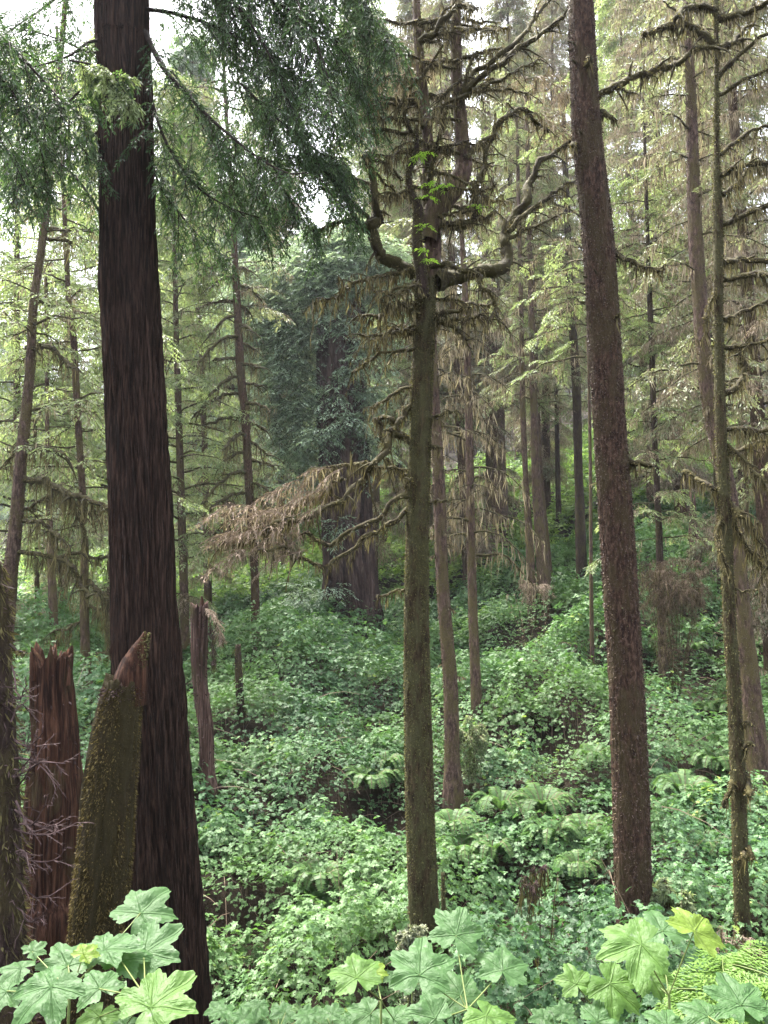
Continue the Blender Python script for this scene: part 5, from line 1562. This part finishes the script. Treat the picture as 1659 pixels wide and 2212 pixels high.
LOBES = [(0, 1.0, .56), (54, .93, .50), (-54, .93, .50), (110, .76, .46), (-110, .76, .46)]
def thimble_leaf(seed):
    """palmate lobed leaf, stalk joins at the origin, tip along +Y, unit length"""
    rg = np.random.default_rng(seed)
    A, Rn = 168, 9
    th = np.linspace(-PI, PI, A, endpoint=False)      # 0 = tip
    r = np.full(A, .54)
    for d, h, w in LOBES:
        dd = np.abs((th - math.radians(d + rg.normal(0, 3)) + PI) % (2 * PI) - PI)
        h = h * rg.uniform(.92, 1.08)
        r = np.maximum(r, .54 + (h - .54) * np.clip(1 - dd / w, 0, 1) ** .9)
    notch = np.clip((np.abs(th) - 2.75) / .39, 0, 1)
    r = r * (1 - .88 * notch)
    saw = np.abs((np.arange(A) % 6) / 6.0 - .4)
    r = r * (1 - .20 * (saw - .2) * (1 - notch) * rg.uniform(.6, 1.3, A))
    fr = np.linspace(0, 1, Rn + 1)[1:]
    X = fr[:, None] * r * np.sin(th)
    Yy = fr[:, None] * r * np.cos(th)
    vein = np.zeros((Rn, A))
    fold = np.zeros((Rn, A))
    rr = np.sqrt(X ** 2 + Yy ** 2)
    for d, h, w in LOBES:
        a = math.radians(d)
        al = X * math.sin(a) + Yy * math.cos(a)
        ac = np.abs(X * math.cos(a) - Yy * math.sin(a))
        on = (al > 0)
        vein = np.maximum(vein, on * np.clip(1 - ac / (.020 * (1.3 - al)), 0, 1))
        # side veins
        ph = (al * 7 - ac * 4.0) % 1
        vein = np.maximum(vein, on * (ac < .30 * al + .03) * np.clip(1 - np.abs(ph - .5) * 9, 0, 1) * .45)
        fold = np.maximum(fold, on * np.exp(-(ac / .09) ** 2) * np.clip(al * 3, 0, 1))
    Z = .06 * (1 - fold) * np.clip(rr * 2, 0, 1) - .22 * np.clip(rr - .2, 0, 1) ** 1.6 * rg.uniform(.4, 1.5) + .10 * (vn3(np.stack([X * 4 + seed, Yy * 4, X * 0], -1), seed) - .5)
    Z += -.10 * rg.uniform(0, 1.5) * np.abs(X) ** 1.3
    V = np.vstack([[[0, 0, 0]], np.stack([X, Yy, Z], -1).reshape(-1, 3)])
    vv = np.concatenate([[1], vein.ravel()])
    F = []
    j = np.arange(A)
    j2 = (j + 1) % A
    for k in range(Rn - 1):
        F.append(np.stack([1 + k * A + j, 1 + k * A + j2, 1 + (k + 1) * A + j2, 1 + (k + 1) * A + j], -1))
    F.append(np.array([[0, 1 + (2 * q + 2) % A, 1 + 2 * q + 1, 1 + 2 * q] for q in range(A // 2)]))
    return V, np.concatenate(F)[:, ::-1], vv
LV = [thimble_leaf(s) for s in (1, 2, 3, 4, 5, 6)]

def near_plant(label, root, lvs, Y):
    """lvs: (junction px, py, size px, tip angle in the picture (deg, 0 = right, 90 = up), face (0 flat .. 1 facing us), material)"""
    rx, ry, rY = root
    g = W(rx, ry, rY)
    gz = Hs(g[0], g[1])
    o = np.array([g[0], g[1], gz])
    t = thing('thimbleberry_plant', label, 'plant', o)
    top = W(rx, ry, rY)
    ss = np.linspace(0, 1, 14)[:, None]
    st = o * (1 - ss) + top * ss
    V, F = tube(st, np.linspace(.005, .0032, 14), 6)
    part('stem', V, F, M['stalk'], t, o, True, np.full(len(V), .3))
    for i, (px, py, size, ang, face, mt, dY) in enumerate(lvs):
        p = W(px, py, Y + dY)
        s = size * .88 * mpp(p)
        a = math.radians(ang)
        nn = np.array([0, -face * .55, 1.0]) + R.normal(0, .12, 3)
        nn = nn / np.linalg.norm(nn)
        # tip direction in the picture, laid into the leaf plane
        d = np.array([math.cos(a), 0, math.sin(a)])
        # solve for the in-plane vector whose picture direction is d: ray plane intersection
        vy = -(nn[0] * d[0] + nn[2] * d[2]) / nn[1] if abs(nn[1]) > .15 else 0
        dv = np.array([d[0], np.clip(vy, -2.5, 2.5), d[2]])
        dv = dv - nn * dv.dot(nn)
        dv /= np.linalg.norm(dv)
        x = np.cross(dv, nn)
        V0, F0, ve = LV[(i + int(px)) % 6]
        V = p + s * (V0[:, :1] * x + V0[:, 1:2] * dv + V0[:, 2:3] * nn)
        lf = part('leaf', V, F0, M[mt], t, o, True, np.full(len(V), .5), {'vein': ve})
        mid = (top + p) / 2 + [0, .01, -.01]
        q = (1 - ss) ** 2 * top + 2 * ss * (1 - ss) * mid + ss ** 2 * (p - nn * .001)
        V, F = tube(q, np.linspace(.0019, .0013, 14), 6)
        part('petiole', V, F, M['stalk'], lf, o, True, np.full(len(V), .7))

TH, TB, TY = 'thimble', 'thimble_bright', 'thimble_yellow'
near_plant('thimbleberry plant with broad leaves in the bottom left corner', (150, 2140, 1.75), [
    (303, 1972, 105, 40, .75, TH, .25), (225, 2050, 95, 28, .6, TH, .1), (180, 2060, 45, 30, .5, TY, .05), (147, 2085, 90, 150, .7, TH, 0.1),
    (45, 2092, 62, 165, .5, TH, -.1), (15, 2140, 80, 190, .6, TH, .1), (70, 2055, 40, 20, .5, TH, .1), (110, 2130, 118, 215, .75, TH, -.15)], 1.75)
near_plant('thimbleberry plant with overlapping leaves before the redwood foot', (312, 2150, 1.6), [
    (310, 2060, 110, 28, .7, TH, .25), (262, 2075, 85, 45, .6, TH, .2), (215, 2135, 85, 160, .6, TH, .05),
    (325, 2175, 135, 24, .9, TB, -.2), (215, 2195, 70, 240, .6, TB, .1), (270, 2215, 60, 200, .5, TH, .2)], 1.65)
near_plant('thimbleberry stem with one raised leaf and a small yellow one, left of centre', (823, 2160, 2.1), [
    (770, 2112, 88, 125, 1.1, TB, -.1), (812, 2100, 38, 30, .5, TY, .05), (800, 2190, 70, 200, .6, TH, .1), (850, 2200, 60, 10, .6, TH, .15)], 2.1)
near_plant('thimbleberry plant with a cluster of broad speckled leaves in the bottom centre', (1010, 2180, 1.9), [
    (985, 2020, 92, 60, 1.2, TH, .1), (905, 2105, 110, 80, 1.0, TH, .0), (995, 2150, 95, 140, .9, TH, .1), (1085, 2095, 90, 70, .9, TH, .05),
    (940, 2200, 80, 170, .9, TH, -.1), (1050, 2195, 90, -20, .8, TB, -.15)], 1.95)
near_plant('tall thimbleberry with a big bright palmate leaf at the lower right', (1445, 2150, 1.8), [
    (1385, 2040, 118, 190, 1.1, TB, 0), (1430, 2010, 90, 100, .8, TH, .12), (1500, 2010, 95, 12, .8, TY, .0), (1400, 2100, 70, -60, 1, TB, .05)], 1.8)
near_plant('thimbleberry with two light green leaves left of the tall bright one', (1300, 2195, 1.9), [
    (1245, 2125, 62, 110, 1.1, TB, 0), (1318, 2125, 90, -30, 1.2, TB, -.05), (1290, 2205, 75, 10, .7, TH, -.1)], 1.9)
near_plant('thimbleberry with dark bluish leaves in the bottom right corner', (1600, 2230, 1.5), [
    (1600, 2170, 100, 100, .8, TH, 0), (1530, 2195, 80, 170, .7, TH, .05), (1650, 2200, 90, 20, .8, TH, 0), (1440, 2215, 70, 160, .6, TH, .1)], 1.55)

def low_plant(label, root, rY, n, rx, ry, size, mt, seed):
    rg = np.random.default_rng(seed)
    lv = []
    for i in range(n):
        lv.append((root[0] + rg.uniform(-1, 1) * rx, root[1] + rg.uniform(-1, 1) ** 1 * ry, size * rg.uniform(.7, 1.25), rg.uniform(0, 360), rg.uniform(.35, .9), mt, rg.uniform(-.3, .35)))
    near_plant(label, (root[0], root[1] + ry, rY), lv, rY)
low_plant('low thimbleberry with small bluish leaves left of the yellow-leaved stem', (600, 2200), 3.4, 14, 90, 28, 36, TH, 1)
low_plant('low thimbleberry with small dull leaves right of the dark redwood foot', (500, 2200), 3.0, 10, 40, 20, 36, TH, 2)
low_plant('low thimbleberry with small leaves behind the yellow-leaved stem', (720, 2205), 3.2, 9, 70, 22, 36, TH, 3)
low_plant('low thimbleberry with small leaves at the foot of the forked tree', (890, 2110), 4.2, 10, 60, 20, 26, TH, 4)
low_plant('low thimbleberry with small leaves between the two lower right plants', (1200, 2205), 3.0, 8, 50, 20, 36, TH, 5)

# lady fern in the bottom right
def lady_fern():
    Y = 2.1
    g = W(1640, 2250, Y)
    o = np.array([g[0], g[1], Hs(g[0], g[1])])
    t = thing('lady_fern', 'yellow-green feathery fern in the bottom right corner', 'fern', o)
    for pts in [[(1700, 2230), (1640, 2180), (1570, 2110), (1560, 2070)], [(1690, 2240), (1620, 2170), (1530, 2140), (1450, 2135)], [(1720, 2190), (1680, 2120), (1610, 2090), (1560, 2080)],
                [(1690, 2260), (1600, 2200), (1500, 2180), (1430, 2165)]]:
        P = np.array([W(x, y, Y + .06 * i) for i, (x, y) in enumerate(pts)])
        q = spline(P, 40)
        n = 34
        b = Bag()
        for sd in (1, -1):
            tt = np.linspace(.08, .99, n)[None]
            pos, T = at(q[None], tt)
            X = nrm(np.cross(T, [0.1, -.6, 1.0])) * sd
            l = (.115 * np.sin(np.clip(tt * 2.3 + .65, 0, PI)) ** .8)[..., None]
            D = nrm(X + .35 * T + [0, 0, -.05])
            s = np.linspace(0, 1, 5)
            PP = (pos[:, :, None] + D[:, :, None] * (l[..., None] * s[:, None]))[0]
            b.add(leaves(PP, 16, .018, .007, ang=1.2, flat=.98, jn=.12), R.uniform(.6, 1, n * 16))
        fo = b.build('frond', M['lady'], t, o)
        V, F = tube(q, np.linspace(.003, .001, 40), 6)
        part('frond_stalk', V, F, M['stalk'], fo, o, True, np.full(len(V), .7))
M['lady'] = leaf_mat('lady', [(0, (.055, .115, .022)), (1, (.11, .19, .036))], trans=.4)
lady_fern()

# ------------------------------------------------------------------ air
bpy.ops.mesh.primitive_cube_add(size=1, location=(0, 0, 0))
hz = bpy.context.object
hz.name = 'haze'
hz.data.transform(__import__('mathutils').Matrix.Diagonal((1600, 1400, 420, 1)))
hz.location = (0, 150, 190)
m, tt, out = newmat('haze')
pv = N(tt, "ShaderNodeVolumePrincipled")
pv.inputs['Color'].default_value = (.86, .90, 1.0, 1)
pv.inputs['Density'].default_value = 0.0003
pv.inputs['Anisotropy'].default_value = .3
tt.links.new(pv.outputs[0], out.inputs['Volume'])
hz.data.materials.append(m)
hz['kind'] = 'stuff'
hz['label'] = 'thin pale mist in the air between the far trees'
hz['category'] = 'haze'

for o in bpy.data.objects:
    if o.parent is not None and o.name.split('.')[0] in ('twigwork', 'dead_twigwork', 'branchwork'):
        o['kind'] = 'stuff'
